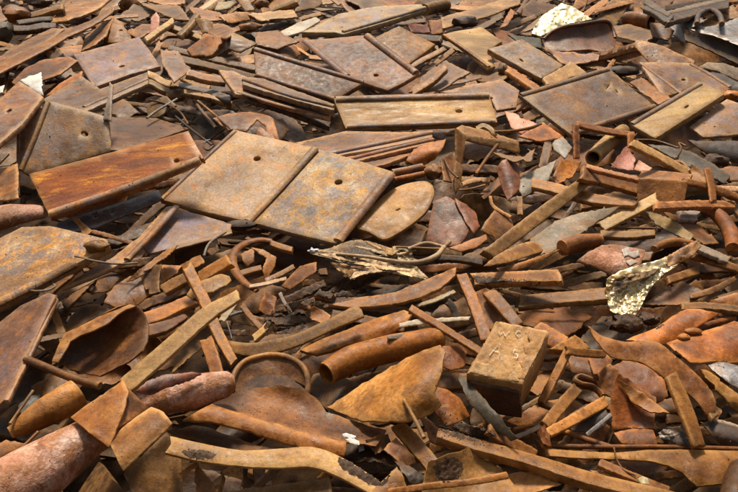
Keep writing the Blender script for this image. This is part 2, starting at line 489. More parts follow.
rust_mat('tieplate', (.11, .05, .025), (.235, .12, .058), (.38, .22, .105), patina=(.205, .155, .135), pat_amt=.5, spot=(.42, .18, .05), spot_amt=.55, edge=(.46, .31, .18), edge_amt=.8, speck=.4, bump=.4)
rust_mat('paleplate', (.20, .12, .065), (.42, .285, .16), (.52, .385, .235), patina=(.33, .255, .185), pat_amt=.42, spot=(.52, .23, .065), spot_amt=.62, edge=(.42, .26, .14), edge_amt=.75, speck=.38, bump=.4)
rust_mat('mottled', (.17, .08, .035), (.36, .19, .085), (.60, .47, .28), patina=(.19, .14, .115), pat_amt=.5, spot=(.56, .27, .06), spot_amt=.75, edge=(.36, .22, .12), edge_amt=.7, speck=.5, bump=.45, scale=1.4, stain_amt=.3)
rust_mat('redplate', (.10, .028, .012), (.31, .098, .024), (.56, .26, .055), patina=(.125, .04, .02), pat_amt=.42, spot=(.62, .30, .06), spot_amt=.5, edge=(.38, .23, .12), edge_amt=.6, speck=.35, streak=(-14, .16))
rust_mat('yellowplate', (.22, .115, .042), (.54, .325, .115), (.70, .49, .21), patina=(.32, .165, .065), pat_amt=.35, spot=(.62, .31, .08), spot_amt=.45, edge=(.42, .28, .16), edge_amt=.7, speck=.4, streak=(2, .3))
rust_mat('violet', (.09, .048, .035), (.20, .11, .07), (.32, .19, .115), patina=(.175, .128, .118), pat_amt=.5, spot=(.38, .17, .05), spot_amt=.6, edge=(.42, .27, .16), edge_amt=.75)
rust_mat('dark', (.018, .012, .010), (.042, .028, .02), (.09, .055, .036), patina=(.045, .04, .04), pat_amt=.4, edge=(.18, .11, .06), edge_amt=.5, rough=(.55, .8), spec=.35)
rust_mat('grey', (.10, .085, .068), (.22, .185, .145), (.36, .30, .23), patina=(.20, .12, .07), pat_amt=.34, spot=(.33, .18, .08), spot_amt=.4, edge=(.38, .28, .18), edge_amt=.5)
rust_mat('steel', (.05, .05, .053), (.125, .122, .125), (.25, .24, .24), patina=(.13, .08, .05), pat_amt=.4, edge=(.3, .25, .2), edge_amt=.5, rough=(.35, .6), spec=.5, metal=.3)
rust_mat('red', (.06, .02, .012), (.15, .055, .03), (.26, .105, .055), patina=(.07, .035, .028), pat_amt=.38, edge=(.34, .17, .09), edge_amt=.6, rough=(.4, .7), spec=.5)
rust_mat('pink', (.52, .22, .12), (.72, .40, .27), (.90, .70, .58), patina=(.36, .135, .032), pat_amt=.55, spot=(.22, .07, .03), spot_amt=.4, edge=(.5, .33, .2), edge_amt=.5, scale=1.5, bump_mid=.8, rough=(.36, .7), stain_amt=.15, speck=.5)
rust_mat('salmon', (.38, .15, .10), (.56, .24, .17), (.64, .32, .23), edge=(.4, .2, .1), edge_amt=.6, patina=(.36, .16, .09), pat_amt=.3)
rust_mat('pale', (.33, .25, .16), (.54, .43, .30), (.68, .57, .42), patina=(.36, .23, .12), pat_amt=.34, edge=(.55, .42, .28), edge_amt=.5)
rust_mat('straw', (.22, .125, .05), (.42, .265, .115), (.58, .41, .21), patina=(.27, .155, .07), pat_amt=.34, edge=(.58, .42, .24), edge_amt=.5, speck=.36)
rust_mat('white', stain_amt=.1, dark=(.55, .54, .5), mid=(.75, .74, .70), light=(.82, .81, .78), rough=(.3, .5), edge=(.6, .5, .4), edge_amt=.3, speck=.1)
rust_mat('foil', stain_amt=.1, dark=(.72, .54, .26), mid=(.90, .77, .46), light=(.94, .86, .60), patina=(.55, .38, .16), pat_amt=.05, rough=(.2, .36), metal=.5, spec=.6, speck=.1, bump=.15, bump_mid=.2)
rust_mat('torn', (.07, .038, .016), (.27, .16, .065), (.66, .50, .27), patina=(.05, .025, .012), pat_amt=.62, rough=(.35, .6), metal=.2, scale=1.9, edge=(.72, .56, .32), edge_amt=.6)
rust_mat('soil', (.022, .012, .007), (.045, .023, .012), (.085, .043, .02), rough=(.8, .95), scale=2.0, spec=.15)
rust_mat('rubble', (.04, .018, .009), (.11, .048, .02), (.24, .11, .042), patina=(.06, .035, .024), pat_amt=.35, scale=1.6, edge=(.34, .19, .085), edge_amt=.5)
rust_mat('grit', (.03, .016, .009), (.075, .039, .021), (.15, .083, .043), scale=6, speck=.6, stain_amt=.2)
rust_mat('chalk', (.66, .54, .34), (.80, .70, .48), (.86, .78, .58), speck=.3, scale=4, stain_amt=.1)
GROUPS.update(tie_plate='rusty tie plates thrown on the scrap heap', steel_bar='flat bars lying in the scrap heap',
    scrap_sheet='bent and torn sheets in the scrap heap', steel_shard='broken flat shards in the scrap heap',
    steel_rod='thin rods sticking out of the scrap heap', wire='loose wires in the scrap heap', pipe='pipe pieces in the scrap heap',
    scrap_lump='gnarled lumps in the scrap heap', steel_strip='thin strips in the scrap heap')
# =============================== tie plates
def tp(layer, label, o, mat='tieplate', **kw):
    kw.setdefault('th', 4); kw.setdefault('jag', .14); kw.setdefault('rough', .9)
    plate(layer, 'tie_plate', label, 'tie plate', o, mat, **kw)
tp(6, 'large mottled double tie plate with two bolt holes lying in the centre of the heap',
   '160,199 198,164 235,130 276,139 316,148 281,186 248,221 203,211', 'paleplate', a=16, b=-6, th=6, spread=.02,
   holes=[(257,158.5,4.2,2.6,-10)], ridges=[('315,148.5 281,186 248,221', 4.6, .5, 'paleplate'), ('391,174 364,208 338,241', 5.5, .6, 'tieplate'), ('162,199 199,164 235,131', 2.4, .6, 'tieplate')],
   parts=[('half_plate', '248,221 281,186 316,148 356,160 394,172 366,208 336,243 290,232', 'mottled', dict(up=0, th=6, holes=[(338.5,182,4.6,2.8,-10)], rough=.9, jag=.18))])
tp(5.6, 'yellow ochre tie plate with one round hole and a grey raised shoulder',
   '334,98 410,96 489,95 497,122 420,125 346,128', 'yellowplate', a=20, b=-3, th=6, bend=[(-1,-3)], holes=[(459,111,4,1.9)],
   ridges=[('336,99 410,97 489,95', 4, .5, 'tieplate'), ('347,126.5 420,124 495,121', 3, .6, 'tieplate')], spread=.02)
tp(4.6, 'bright orange red tie plate striped with rust beside the upper left of the double plate',
   '29,174 108,153 188,131 203,158 128,190 50,216', 'redplate', a=22, b=-10, th=7, bend=[(-15,-3)], holes=[(176.5,160.5,3.3,2.2,-10),(199,158.5,2.4,1.6)],
   ridges=[('50,214 128,188 200,160', 5, .7, 'tieplate')], spread=.02, tint=(1.25,1.2,1.1))
tp(3.2, 'tan tie plate with grey stains and one hole standing behind the orange red plate',
   '20,170 34,137 49,101 80,109 108,117 111,151 70,162 30,175', a=34, b=4, th=4, holes=[(84.5,133.5,4.3,2.9,15)], ridges=[('48,103 35,137 21,170', 2.6, .9)], tint=(1.0,1.02,.95))
tp(4.2, 'grey violet tie plate with a slot propped above the upper left pieces',
   '74,54 108,45 139,37 150,51 160,66 127,75 94,87', 'violet', a=8, b=4, th=5, tint=(1,.94,1.08), holes=[(122,66,3.6,1.2,-10)], ridges=[('75,55 94,86', 1.8, .9)], spread=.03)
tp(3.0, 'long brown tie plate with a dark ridge lying under the grey violet slotted plate',
   '42,100 62,88 82,76 100,89 147,72 148,83 82,113', a=4, b=-6, th=4, ridges=[('84,107 147,79', 2.8)])
tp(3.4, 'brown tie plate with one slot at the left edge beside a white scrap',
   '-14,110 3,96 19,81 31,88 43,97 22,124 -4,146 -24,156', a=6, b=-4, th=5, holes=[(9,110.5,3.6,1.5,-20)], tint=(1,.86,.75))
tp(2.9, 'narrow violet grey tie plate upright behind the stained tan plate at the left',
   '17,106 30,106 43,108 32,136 22,164 17,168', 'violet', a=26, b=20, th=3, ridges=[('19,106 18.5,140 18,196', 1.7, 1, 'tieplate')])
tp(4.3, 'plain brown tie plate with raised back edge above the yellow ochre plate',
   '254,48 310,65 364,82 349,91 334,100 295,88 256,76', a=22, b=6, th=6, ridges=[('255,49 310,66 363,82', 3, .6), ('257,75 295,87 334,99', 3.2, .7)], tint=(1,.86,.8))
tp(3.9, 'purple brown tie plate with orange patches and one dark hole near the top centre',
   '304,40 335,38 366,35 392,55 417,74 404,82 388,90 366,83 345,76 325,58', 'violet', a=14, b=-8, th=4, holes=[(376,75,3,1.7)],
   ridges=[('305,41 325,58 347,76', 3.6, .5), ('367,36 392,55 416,73', 4, .75, 'tieplate')], tint=(1.15,.98,.86))
tp(3.3, 'bright orange tie plate behind the purple brown plate with a hole',
   '374,38 399,26 417,35 435,44 422,54 408,64 391,50', 'orange', a=14, b=3, th=4, parts=[('shoulder', '409,64 444,46 447,49 411,68', 'tieplate', dict(up=-3, th=3))], tint=(.95,.9,.85))
tp(4.0, 'long grey tan tie plate tapering to the right at the top centre',
   '302,32 320,24 338,14 360,9 379,6 400,5 421,4 426,9 385,22 343,34 336,32 320,32', a=8, b=0, th=5, ridges=[('343,32 385,20 425,8', 2.6, .8)], tint=(1,1.03,.98))
tp(3.6, 'cream tie plate with orange edges and a notched corner right of the top centre',
   '443,34 462,30 482,27 492,34 502,41 488,50 495,66 488,68 465,50', 'yellowplate', a=12, b=4, th=3, ridges=[('444,35 466,50 489,67', 2.2, .7, 'orange')], tint=(.95,.98,1.05), spread=.02)
tp(3.9, 'narrow tan tie plate with a slot and a dark thick left edge',
   '488,49 505,44 522,39 543,52 563,65 552,72 541,78 514,63', a=16, b=-4, th=6, holes=[(521.5,60,3,1.1,35)], tint=(1.2,1.15,1.1))
tp(4.8, 'wide grey brown tie plate with two small slits right of the centre top',
   '520,95 565,82 609,68 632,88 656,107 615,121 572,135 546,115', a=18, b=4, th=4, holes=[(608,86.5,3.6,.8,-50),(617,91,2.6,.8,50)],
   ridges=[('521,95 565,82 608,69', 3, .55), ('573,133 615,119 655,106', 3, .6)], tint=(1,.98,.95))
tp(3.1, 'violet grey tie plate partly hidden left of the wide plate with slits',
   '440,92 470,85 502,79 519,90 516,107 497,110 490,95', 'violet', a=12, b=0, th=3, holes=[(491,98,2.4,1.2)])
tp(5.0, 'ochre tie plate tilted down to the left with rounded edge near the right side',
   '631,124 665,104 700,83 713,88 724,94 690,116 655,138 643,131', 'yellowplate', a=10, b=-12, th=6, holes=[(686.5,106.5,3.2,1.3,-30)],
   ridges=[('632,124 666,104 700,84', 3.2, .6, 'tieplate')], tint=(.80,.78,.75), spread=.02)
tp(4.1, 'grey brown tie plate with one hole and ridges behind the tilted ochre plate',
   '640,62 665,62 690,63 711,75 731,87 722,94 700,84 664,97 652,80', a=12, b=2, th=4, holes=[(683.5,79.5,2.8,1.3)],
   ridges=[('641,63 661,78 681,93', 2.2), ('691,64 711,75 730,87', 2.5)], tint=(1.05,1,.98))
tp(3.7, 'pale pinkish grey tie plate at the right edge below the tilted ochre plate',
   '690,127 709,112 727,99 760,110 760,134 738,134 704,137', 'violet', a=18, b=-6, th=3, tint=(1.5,1.4,1.25))
tp(4.4, 'thick orange and grey crusted tie plate with a knobbly corner at the left edge',
   '-30,252 0,238 22,227 50,226 80,233 106,239 109,246 90,256 60,272 20,294 -20,314', 'mottled', a=8, b=-8, th=8, ridges=[('76,263 40,282 -20,312', 6, .6)], tint=(1,.93,.86))
tp(3.5, 'long rusty tie plate with a round ridge sloping below the orange red plate',
   '62,288 86,272 112,258 140,236 166,207 178,205 152,234 128,260 98,274', a=4, b=-6, th=4, ridges=[('176,207 152,234 127,260', 3.8, .7)], tint=(1,.85,.72))
tp(3.3, 'blue grey tie plate with an orange lower edge under the double plate corner',
   '143,247 160,228 178,209 205,216 231,224 230,231 190,243 150,253', 'violet', a=6, b=0, th=3, tint=(.82,.92,1.25), parts=[('shoulder', '176,246 204,237 231,229 232,233 205,241 168,251', 'redplate', dict(up=2, th=2))])
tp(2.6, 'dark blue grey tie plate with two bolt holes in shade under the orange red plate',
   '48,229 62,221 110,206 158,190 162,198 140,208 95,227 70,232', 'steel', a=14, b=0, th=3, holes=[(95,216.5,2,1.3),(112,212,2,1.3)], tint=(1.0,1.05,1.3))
tp(4.5, 'dark brown tie plate with a blue sheen leaning at the lower left edge',
   '-20,334 0,322 20,306 48,293 55,295 34,340 6,398 -20,420', 'violet', a=10, b=-22, th=3, parts=[('shoulder', '54,296 57,298 33,350 8,400 4,400 31,346', 'tieplate', dict(up=-2, th=5, a=6, b=-6))], tint=(.95,.8,.72), holes=[])
tp(3.0, 'stack topmost tie plate seen edge on between the double plate and the yellow ochre plate',
   '294,143 320,137 346,131 400,132 432,131 432,137 380,148 326,157', 'tieplate', a=-2, b=-4, th=4, ridges=[('326,155 380,144 432,133', 3.6, .8)], tint=(.85,.8,.78))
tp(2.6, 'second tie plate of the stack seen edge on beside the bright orange triangle',
   '330,160 380,150 432,138 434,142 385,154 340,165', 'tieplate', a=-4, b=-4, th=4, ridges=[('340,162 385,151 433,140', 3.2, .8)], tint=(.8,.68,.6))
tp(2.3, 'third and lowest tie plate of the stack seen edge on above the double plate',
   '348,163 380,154 409,148 410,155 385,164 362,170', 'tieplate', a=-4, b=-2, th=4, ridges=[('350,163 380,156 409,149', 3, .8)], tint=(.9,.72,.6))
tp(2.8, 'tie plate edge stretching dark under the plain brown plate with raised back',
   '243,77 262,78 300,92 334,104 334,110 300,101 262,90 243,84', 'tieplate', a=0, b=6, th=5, ridges=[('244,80 290,96 334,107', 3.2, .8)], tint=(.85,.75,.68))
tp(2.6, 'tan tie plate with a curved corner left of the plain brown plate',
   '219,70 234,71 253,80 262,86 290,98 330,112 330,118 290,108 250,95 236,94', 'tieplate', a=4, b=6, th=4, ridges=[('238,92 284,106 330,116', 2.6)], tint=(1.05,.86,.72))

# =============================== upper left quarter
def sh(layer, label, o, mat='rust', name='steel_shard', cat='steel shard', **kw): plate(layer, name, label, cat, o, mat, **kw)
def st(layer, label, o, mat='rust', **kw): plate(layer, 'scrap_sheet', label, 'scrap sheet', o, mat, **kw)
def br(layer, label, l, w, mat='tan', **kw): bar(layer, 'steel_bar', label, 'steel bar', l, w, mat, **kw)
def sp_(layer, label, l, w, mat='tan', **kw): kw.setdefault('th', 2); bar(layer, 'steel_strip', label, 'steel strip', l, w, mat, **kw)
def rod(layer, label, l, r=1.6, mat='rust', **kw): tube(layer, 'steel_rod', label, 'steel rod', l, r, mat, sides=10, lumpy=.02, **kw)
def wire(layer, label, l, r=.9, mat='dark', **kw): tube(layer, 'wire', label, 'wire', l, r, mat, sides=8, lumpy=0, **kw)
def pipe(layer, label, l, r, mat='rust', **kw): tube(layer, 'pipe', label, 'pipe', l, r, mat, **kw)

sh(3.4, 'flat orange brown triangle pointing down left at the top left', '51,22 60,11 70,-3 112,-3 97,9 81,16 62,21', 'tan', a=6, b=-4, tint=(.9,.75,.65), th=2.5)
lump(3.0, 'scrap_lump', 'knobbly brown lump in the top left corner', 'scrap lump', 18, 15, 12, 10, 'rust', (1.2,1.1,1.0))
lump(3.1, 'scrap_lump', 'dull grey green lump below the top left corner at the frame edge', 'scrap lump', 2, 32, 10, 10, 'grey', (.55,.5,.4))
lump(3.3, 'scrap_lump', 'pale grey crumpled lump at the very top left', 'scrap lump', 9, 4, 9, 6, 'grey', (1,.95,.9))
lump(2.4, 'scrap_lump', 'dark reddish brown lump at the top edge between lumps and triangle', 'scrap lump', 40, 2, 11, 6, 'red', (.8,.9,1))
br(3.2, 'light brown bar right of the knobbly lump at the top left', '28,15 62,6', 5, 'tan', tint=(.9,.85,.8))
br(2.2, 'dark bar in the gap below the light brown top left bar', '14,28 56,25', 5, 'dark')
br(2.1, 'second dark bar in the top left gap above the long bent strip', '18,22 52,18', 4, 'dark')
st(2.8, 'brown bent sheet along the left above the long orange strip', '0,56 14,47 30,38 52,28 64,29 40,46 20,54 4,64 -16,70 -16,62', 'rust', a=2, b=-10, bend=[(-28,4)], tint=(1.3,1.15,1.05))
sp_(3.3, 'long orange brown twisted strip running from the left edge up to the right', '-10,73 20,58 44,47 68,33 92,22 112,9', (9,8,7,6,5), 'orange', b=-8, bend=[(-30,3)], tint=(.85,.8,.8))
sh(3.1, 'leaf shaped orange shard leaning above the grey violet slotted plate', '81,51 85,37 98,26 113,18 106,35 94,45', 'orange', a=10, b=-16, bend=[(-45,3)])
sh(2.9, 'orange triangular shard with a slit behind the slotted plate', '104,42 114,18 123,22 131,38 128,44', 'orange', a=14, b=10, holes=[(121,30,2.2,.8)], tint=(.9,.85,.8))
sh(2.7, 'rounded brown shard at the top right of the leaf shaped shard', '122,10 130,-2 147,11 141,18 130,14', 'rust', bend=[(20,3)], tint=(1.5,1.3,1.2))
st(2.5, 'wide curved brown sheet above the left slotted plate', '12,82 25,68 42,60 68,56 78,60 60,74 42,80 25,90', 'rust', a=8, b=-8, bend=[(-15,5)], tint=(1.35,1.15,1))
sh(3.5, 'white glossy scrap by the left slotted plate', '20,80 41,72 43,95 31,88', 'white', a=16, b=0, th=1.5)
sh(2.4, 'small white flake at the left frame edge', '-4,88 4,85 2,92 -4,94', 'white', th=1)
sh(2.6, 'narrow brown triangle under the slotted grey violet plate', '46,96 60,83 82,71 79,81 62,92', 'rust', tint=(1.3,1.1,1))
bar(3.8, 'steel_bar', 'grey wedge standing upright below the grey violet slotted plate', 'steel bar', '107,119 109,100 111,83', (7,4,3), 'grey', a=30, th=2)
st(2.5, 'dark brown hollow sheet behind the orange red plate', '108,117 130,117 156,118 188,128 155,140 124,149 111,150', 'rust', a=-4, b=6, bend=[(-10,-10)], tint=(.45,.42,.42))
sh(2.6, 'brown flat shard at the left frame edge below the brown slotted plate', '-14,172 4,168 17,163 18,198 0,200 -14,200', 'rust', tint=(1.3,1.2,1.1), a=10)
pipe(3.0, 'pink and white flaking pipe stub at the left edge under the orange red plate', '-12,222 12,215 46,212', (18,17,9), 'pink', flat=.6, lumpy=.1, tint=(.85,.8,.78))
sh(3.6, 'pink painted blade standing at the top left', '149,40 151,18 156,12 159,17 159,39 151,44', 'salmon', a=30, b=-10, tint=(1.15,1.2,1.2), th=1.6)
br(3.8, 'tan bar leaning on the pink blade at the top', '147,38 160,29 173,20', 4.5, 'straw')
st(3.2, 'flat orange tan sheet along the top left edge', '142,4 180,6 185,12 190,20 176,19 158,12', 'tan', a=4, tint=(1,.85,.75))
st(2.8, 'pale orange sheet at the very top left edge', '140,-4 184,-4 185,3 160,4', 'tan', tint=(1,.9,.85))
br(3.9, 'short dark bar leaning right of the pink blade', '178,35 188,24 197,13', 4, 'rust', tint=(.9,.9,.9))
br(3.5, 'tan flat bar sloping down right of the pink blade', '166,24 201,37', 4, 'straw', tint=(.9,.8,.7))
rod(3.3, 'thin bent brown rod below the pink blade', '161,41 170,37 196,38', 1.4, 'rust')
sh(3.9, 'tent shaped plate with one orange lit face near the top left', '187,49 205,33 227,38 211,55 192,56', 'orange', a=18, b=-14, th=3, folds=[('205,33 192,56',-.15)], tint=(.9,.8,.75))
sh(3.6, 'bright rust red chunk right of the tent shaped plate', '226,36 233,32 257,43 240,52 229,48', 'redplate', a=20, b=8, bend=[(30,3)], tint=(1,1.1,1.3))
sh(3.5, 'flat orange red plate above the plain brown plate', '257,32 277,30 299,41 277,49 256,45', 'orange', a=8, tint=(.9,.75,.75))
sp_(4.0, 'pale cream strip at the top left of the tapering grey tan plate', '282,34 300,27 317,19', (6,9,5), 'pale', a=10)
sh(3.3, 'pale grey shard near the top edge left of centre', '209,11 208,4 220,2 237,2 229,8', 'pale', tint=(.95,.92,.8))
br(3.4, 'thin pale bar at the top edge left of the pale grey shard', '200,9 216,-2', 4, 'pale', tint=(.9,.85,.8))
sh(3.2, 'curved tan shard at the top edge right of the pale grey shard', '235,-3 248,-3 254,9 246,11', 'tan', bend=[(60,3)])
st(3.0, 'flat tan sheet crossing near the top left of centre', '248,14 270,11 293,9 298,17 278,18 260,20', 'straw', a=2, tint=(.95,.85,.8))
br(3.5, 'thin straight tan bar at the top above the flat tan sheet', '270,10 296,0', 3.5, 'tan')
lump(2.8, 'scrap_lump', 'small brown chunk at the top edge beside the thin straight tan bar', 'scrap lump', 262, 4, 7, 5, 'rust', (1.5,1.2,1))
st(2.9, 'tan shard lying left of the flat tan sheet', '219,15 235,12 250,12 251,19 228,22', 'tan', tint=(1,.9,.8))
st(3.1, 'large brown flat piece under the pale grey shard', '189,7 204,8 222,14 224,20 208,20 196,15', 'rust', a=2, tint=(1.5,1.3,1.1))
st(3.6, 'twisted tan curl with a standing lip left of the rust red chunk', '195,18 204,18 213,22 212,31 203,33', 'tan', a=26, b=12, bend=[(70,5)], tint=(.9,.8,.7))
sh(3.4, 'tan leaf piece between the twisted curl and the flat tan sheet', '210,23 224,24 238,30 226,38 208,33', 'tan', tint=(.95,.85,.8))
lump(3.3, 'scrap_lump', 'orange tan lump above the flat orange red plate', 'scrap lump', 250, 27, 11, 5, 'orange', (.95,.9,.9))
br(2.7, 'dark long bar behind the plain brown plate pointing left', '168,47 210,57 254,67', 5, 'tieplate', tint=(.55,.5,.48))
br(2.5, 'dark brown long bar below the dark bar behind the plain plate', '170,56 212,66 254,77', 6, 'rust', tint=(.7,.7,.7))
st(2.9, 'brown folded plate beside the grey violet slotted plate', '160,49 178,51 191,71 174,82 164,66', 'tieplate', a=10, b=14, tint=(.9,.72,.6))
br(3.1, 'short tan square bar end right of the grey violet slotted plate', '147,73 170,84', 6, 'straw', th=4)
br(2.8, 'second short tan bar just below the tan square bar end', '147,80 168,90', 4.5, 'tan', tint=(.7,.65,.6))
br(3.0, 'rounded brown bar leading right to the curved corner plate', '189,72 208,77 227,80', 6, 'tieplate', tint=(1,.8,.65))
br(2.3, 'grey bar in the dark gap left of the curved corner plate', '180,84 205,90 230,98', 5, 'steel', tint=(1,.9,.8))
br(2.5, 'tan thin bar below the grey bar in the dark gap', '184,91 208,96 232,103', 3.5, 'tan', tint=(.8,.7,.6))
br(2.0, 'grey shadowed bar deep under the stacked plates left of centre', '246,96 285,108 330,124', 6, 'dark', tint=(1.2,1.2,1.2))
st(2.6, 'brown half tube band arched above the double plate', '213,118 226,114 245,112 263,111 273,118 279,140 270,142 266,126 257,119 246,131 228,130', 'rust', a=14, b=0, bend=[(0,8)], tint=(1.3,1.1,1))
sh(2.7, 'small brown shard inside the arch of the half tube band', '256,137 259,126 275,138 273,142', 'rust', a=20, tint=(1.4,1.1,.9))
wire(3.4, 'dark bent wire left of the brown half tube band', '175,116 192,130 212,145', 1.2)
rod(3.5, 'thin rod sloping down to the double plate left corner', '194,101 204,114 216,128', 1.8, 'tieplate', tint=(.7,.65,.6))
rod(3.6, 'second thin rod crossing beside the sloping thin rod', '198,101 215,115 232,130', 1.2, 'rust')
wire(3.7, 'small wire hook above the left corner of the double plate', '213,146 208,150 204,147 205,142 210,140', 1.1, 'steel')
wire(3.1, 'pale twisted wire above the tan plate corner at the upper left', '147,118 158,110 177,99', 1.2, 'grey')
wire(3.0, 'brown curved wire crossing the dark gap at the upper left', '150,100 166,104 180,112 188,124', 1.0, 'rust')
lump(2.9, 'scrap_lump', 'tangled brown lump right of the second short tan bar', 'scrap lump', 176, 96, 10, 7, 'rust', (1.1,1,.9))
sh(2.8, 'tan shard under the tangled lump at the upper left', '148,104 166,96 176,105 160,116 148,118', 'tan', tint=(.7,.62,.55))
# =============================== upper right quarter
st(2.6, 'pale brown long plate along the top edge right of centre', '441,17 470,9 500,0 520,-3 520,3 490,15 460,24 443,28', 'tan', a=4, bend=[(-14,3)], tint=(.85,.8,.78))
pipe(2.9, 'pale brown pipe at the top edge above the bright orange plate', '424,10 446,5', 6, 'tan', tint=(1,.9,.8))
sh(2.8, 'dark red flat piece right of the bright orange plate top', '407,24 428,24 430,32 412,32', 'red', tint=(1,.8,.9))
br(2.5, 'dark grey bar below the dark red flat piece', '410,36 440,38', 5, 'dark', tint=(1.3,1.3,1.3))
lump(3.2, 'scrap_lump', 'dark rounded lump above the cream tie plate', 'scrap lump', 466, 22, 13, 6, 'dark', (1.2,1,.95))
sh(2.4, 'brown flake right of the dark red flat piece', '428,20 445,19 446,32 432,34', 'rust', tint=(1.2,1,.9))
st(2.3, 'brown triangular sheet below the bright orange plate', '409,92 430,70 446,60 470,72 440,90', 'tieplate', a=6, b=-10, tint=(.9,.7,.55))
br(2.9, 'tan curved bar edge below the cream tie plate', '412,92 430,80 446,66', 5, 'tan', tint=(.8,.7,.6))
br(3.4, 'orange bar edge poking out under the narrow slotted plate', '507,68 520,77 537,88', 6, 'orange')
lump(3.1, 'scrap_lump', 'grey brown bolt head left of the orange bar edge', 'scrap lump', 503, 69, 5, 6, 'grey', (1,.9,.8))
sh(4.3, 'tan block shaped plate right of the narrow slotted plate', '543,78 557,70 571,61 580,67 587,73 566,79 547,84', 'straw', a=14, b=6, th=4, tint=(.85,.75,.65))
st(2.9, 'dark green black sheet left of the bright foil', '508,34 522,36 540,38 542,48 522,44', 'dark', bend=[(10,3)], tint=(1,1.15,.9))
plate(4.4, 'crumpled_foil', 'bright cream yellow crumpled foil at the top right of centre', 'foil', '532,33 536,24 542,16 552,9 562,3 572,6 582,12 592,19 575,22 560,26 549,32 541,36', 'foil', a=24, b=0, th=1, rough=3, sp=1.2, jag=.3)
st(4.6, 'dark red brown cupped sheet in front of the bright foil', '543,39 552,32 562,27 582,23 606,20 612,27 616,38 613,54 600,51 589,49 565,51 546,50', 'red', a=22, b=4, bend=[(-8,-16),(85,6)], th=2, rough=2.2, ridges=[('544,39 552,32 563,27 583,24 605,21 612,28 615,38', 1.8, 1, 'red', 'rim')])
st(3.0, 'pale pinkish strip under the cupped dark red sheet', '542,47 565,52 589,53 600,54 598,60 580,63 566,64', 'violet', a=14, tint=(1.5,1.3,1.2))
br(3.2, 'long thin bar pointing at the drum below the cupped sheet', '574,69 606,62 641,53', 5, 'tieplate', tint=(.9,.78,.68))
st(3.9, 'orange brown cone shaped sheet at the upper right', '633,44 637,40 645,41 664,46 680,54 696,61 685,66 658,74 648,60', 'rust', a=20, b=-14, bend=[(40,7)], tint=(1.65,1.45,1.5), spread=.02)
tube(3.6, 'drum', 'rusty brown drum lying at the upper right', 'drum', '625,18 638,20 651,22', (6,9,8), 'rust', a=0, hollow=.14, tint=(1.4,1.15,1))
st(2.6, 'brown crumpled sheet below the drum', '612,26 630,24 650,30 652,38 640,42 618,36', 'rust', bend=[(10,4)], rough=2.5, tint=(1.2,1.1,1))
sh(2.8, 'brown can like chunk right of the drum', '650,22 664,24 674,30 668,40 652,36', 'rust', bend=[(80,5)], tint=(1.2,1,.95))
br(2.7, 'dark steel channel leaning at the top right', '644,3 656,9 668,18', 10, 'dark', tint=(1.4,1.4,1.35), parts=[('flange', '646,-1 670,13 668,16 644,3', 'dark', dict(up=3, th=2))])
br(2.5, 'long dark beam along the top right corner', '668,17 698,9 728,2', 10, 'dark', tint=(1.5,1.5,1.5), parts=[('flange', '667,11 727,-3 728,0 668,14', 'dark', dict(up=3, th=2, tint=(2.4,2.4,2.3)))])
br(2.4, 'dark upper beam at the very top right', '664,8 694,2 724,-3', 5, 'dark', tint=(1.2,1.2,1.3))
tube(3.1, 'pipe_ring', 'dark metal ring half buried at the top right', 'ring', '697,24 698,16 705,11 714,11 720,16 722,24', 2.6, 'dark', tint=(2,1.9,1.8), sides=12)
sh(2.1, 'grey triangular steel piece left of the dark metal ring', '668,18 690,14 704,20 690,28 684,42 672,34', 'steel', a=0, tint=(.8,.85,.95))
st(3.4, 'pale grey steel sheet at the upper right corner edge', '683,26 705,27 716,25 750,14 750,48 738,45 712,35', 'steel', a=8, b=-6, tint=(1.35,1.35,1.35), spread=.02)
st(3.6, 'dark ribbed trough at the right edge below the pale grey sheet', '682,26 692,32 712,35 738,45 752,52 752,68 738,64 710,50 686,40', 'dark', a=44, b=4, bend=[(22,-7)], tint=(1.3,1.1,.85))
st(3.3, 'grey tan curved cover at the right edge under the dark trough', '698,67 708,62 724,63 750,72 750,84 738,80 716,70', 'grey', a=14, bend=[(15,5)], tint=(.9,.85,.75))
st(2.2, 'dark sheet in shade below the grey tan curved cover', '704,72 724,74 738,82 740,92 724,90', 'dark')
lump(3.5, 'scrap_lump', 'small golden orange lump at the right edge', 'scrap lump', 733, 95, 9, 5, 'orange', (1.2,1.1,.9))
st(3.0, 'orange brown sheet between the wide slit plate and the ridged plate', '630,82 641,77 655,87 671,98 658,104 646,95', 'orange', a=6, b=-10, tint=(.8,.72,.7))
lump(2.3, 'scrap_lump', 'dark round lump above the wide slit plate', 'scrap lump', 624, 71, 15, 6, 'dark')
sh(2.5, 'salmon pink flake beside the ochre plate end', '505,111 514,113 538,124 522,134 511,126', 'salmon', a=14, b=-6, th=2)
sh(2.9, 'brown triangle below the salmon pink flake', '519,136 543,122 564,137 540,141', 'rust', a=10, tint=(1.3,1,.85), bend=[(0,2)])
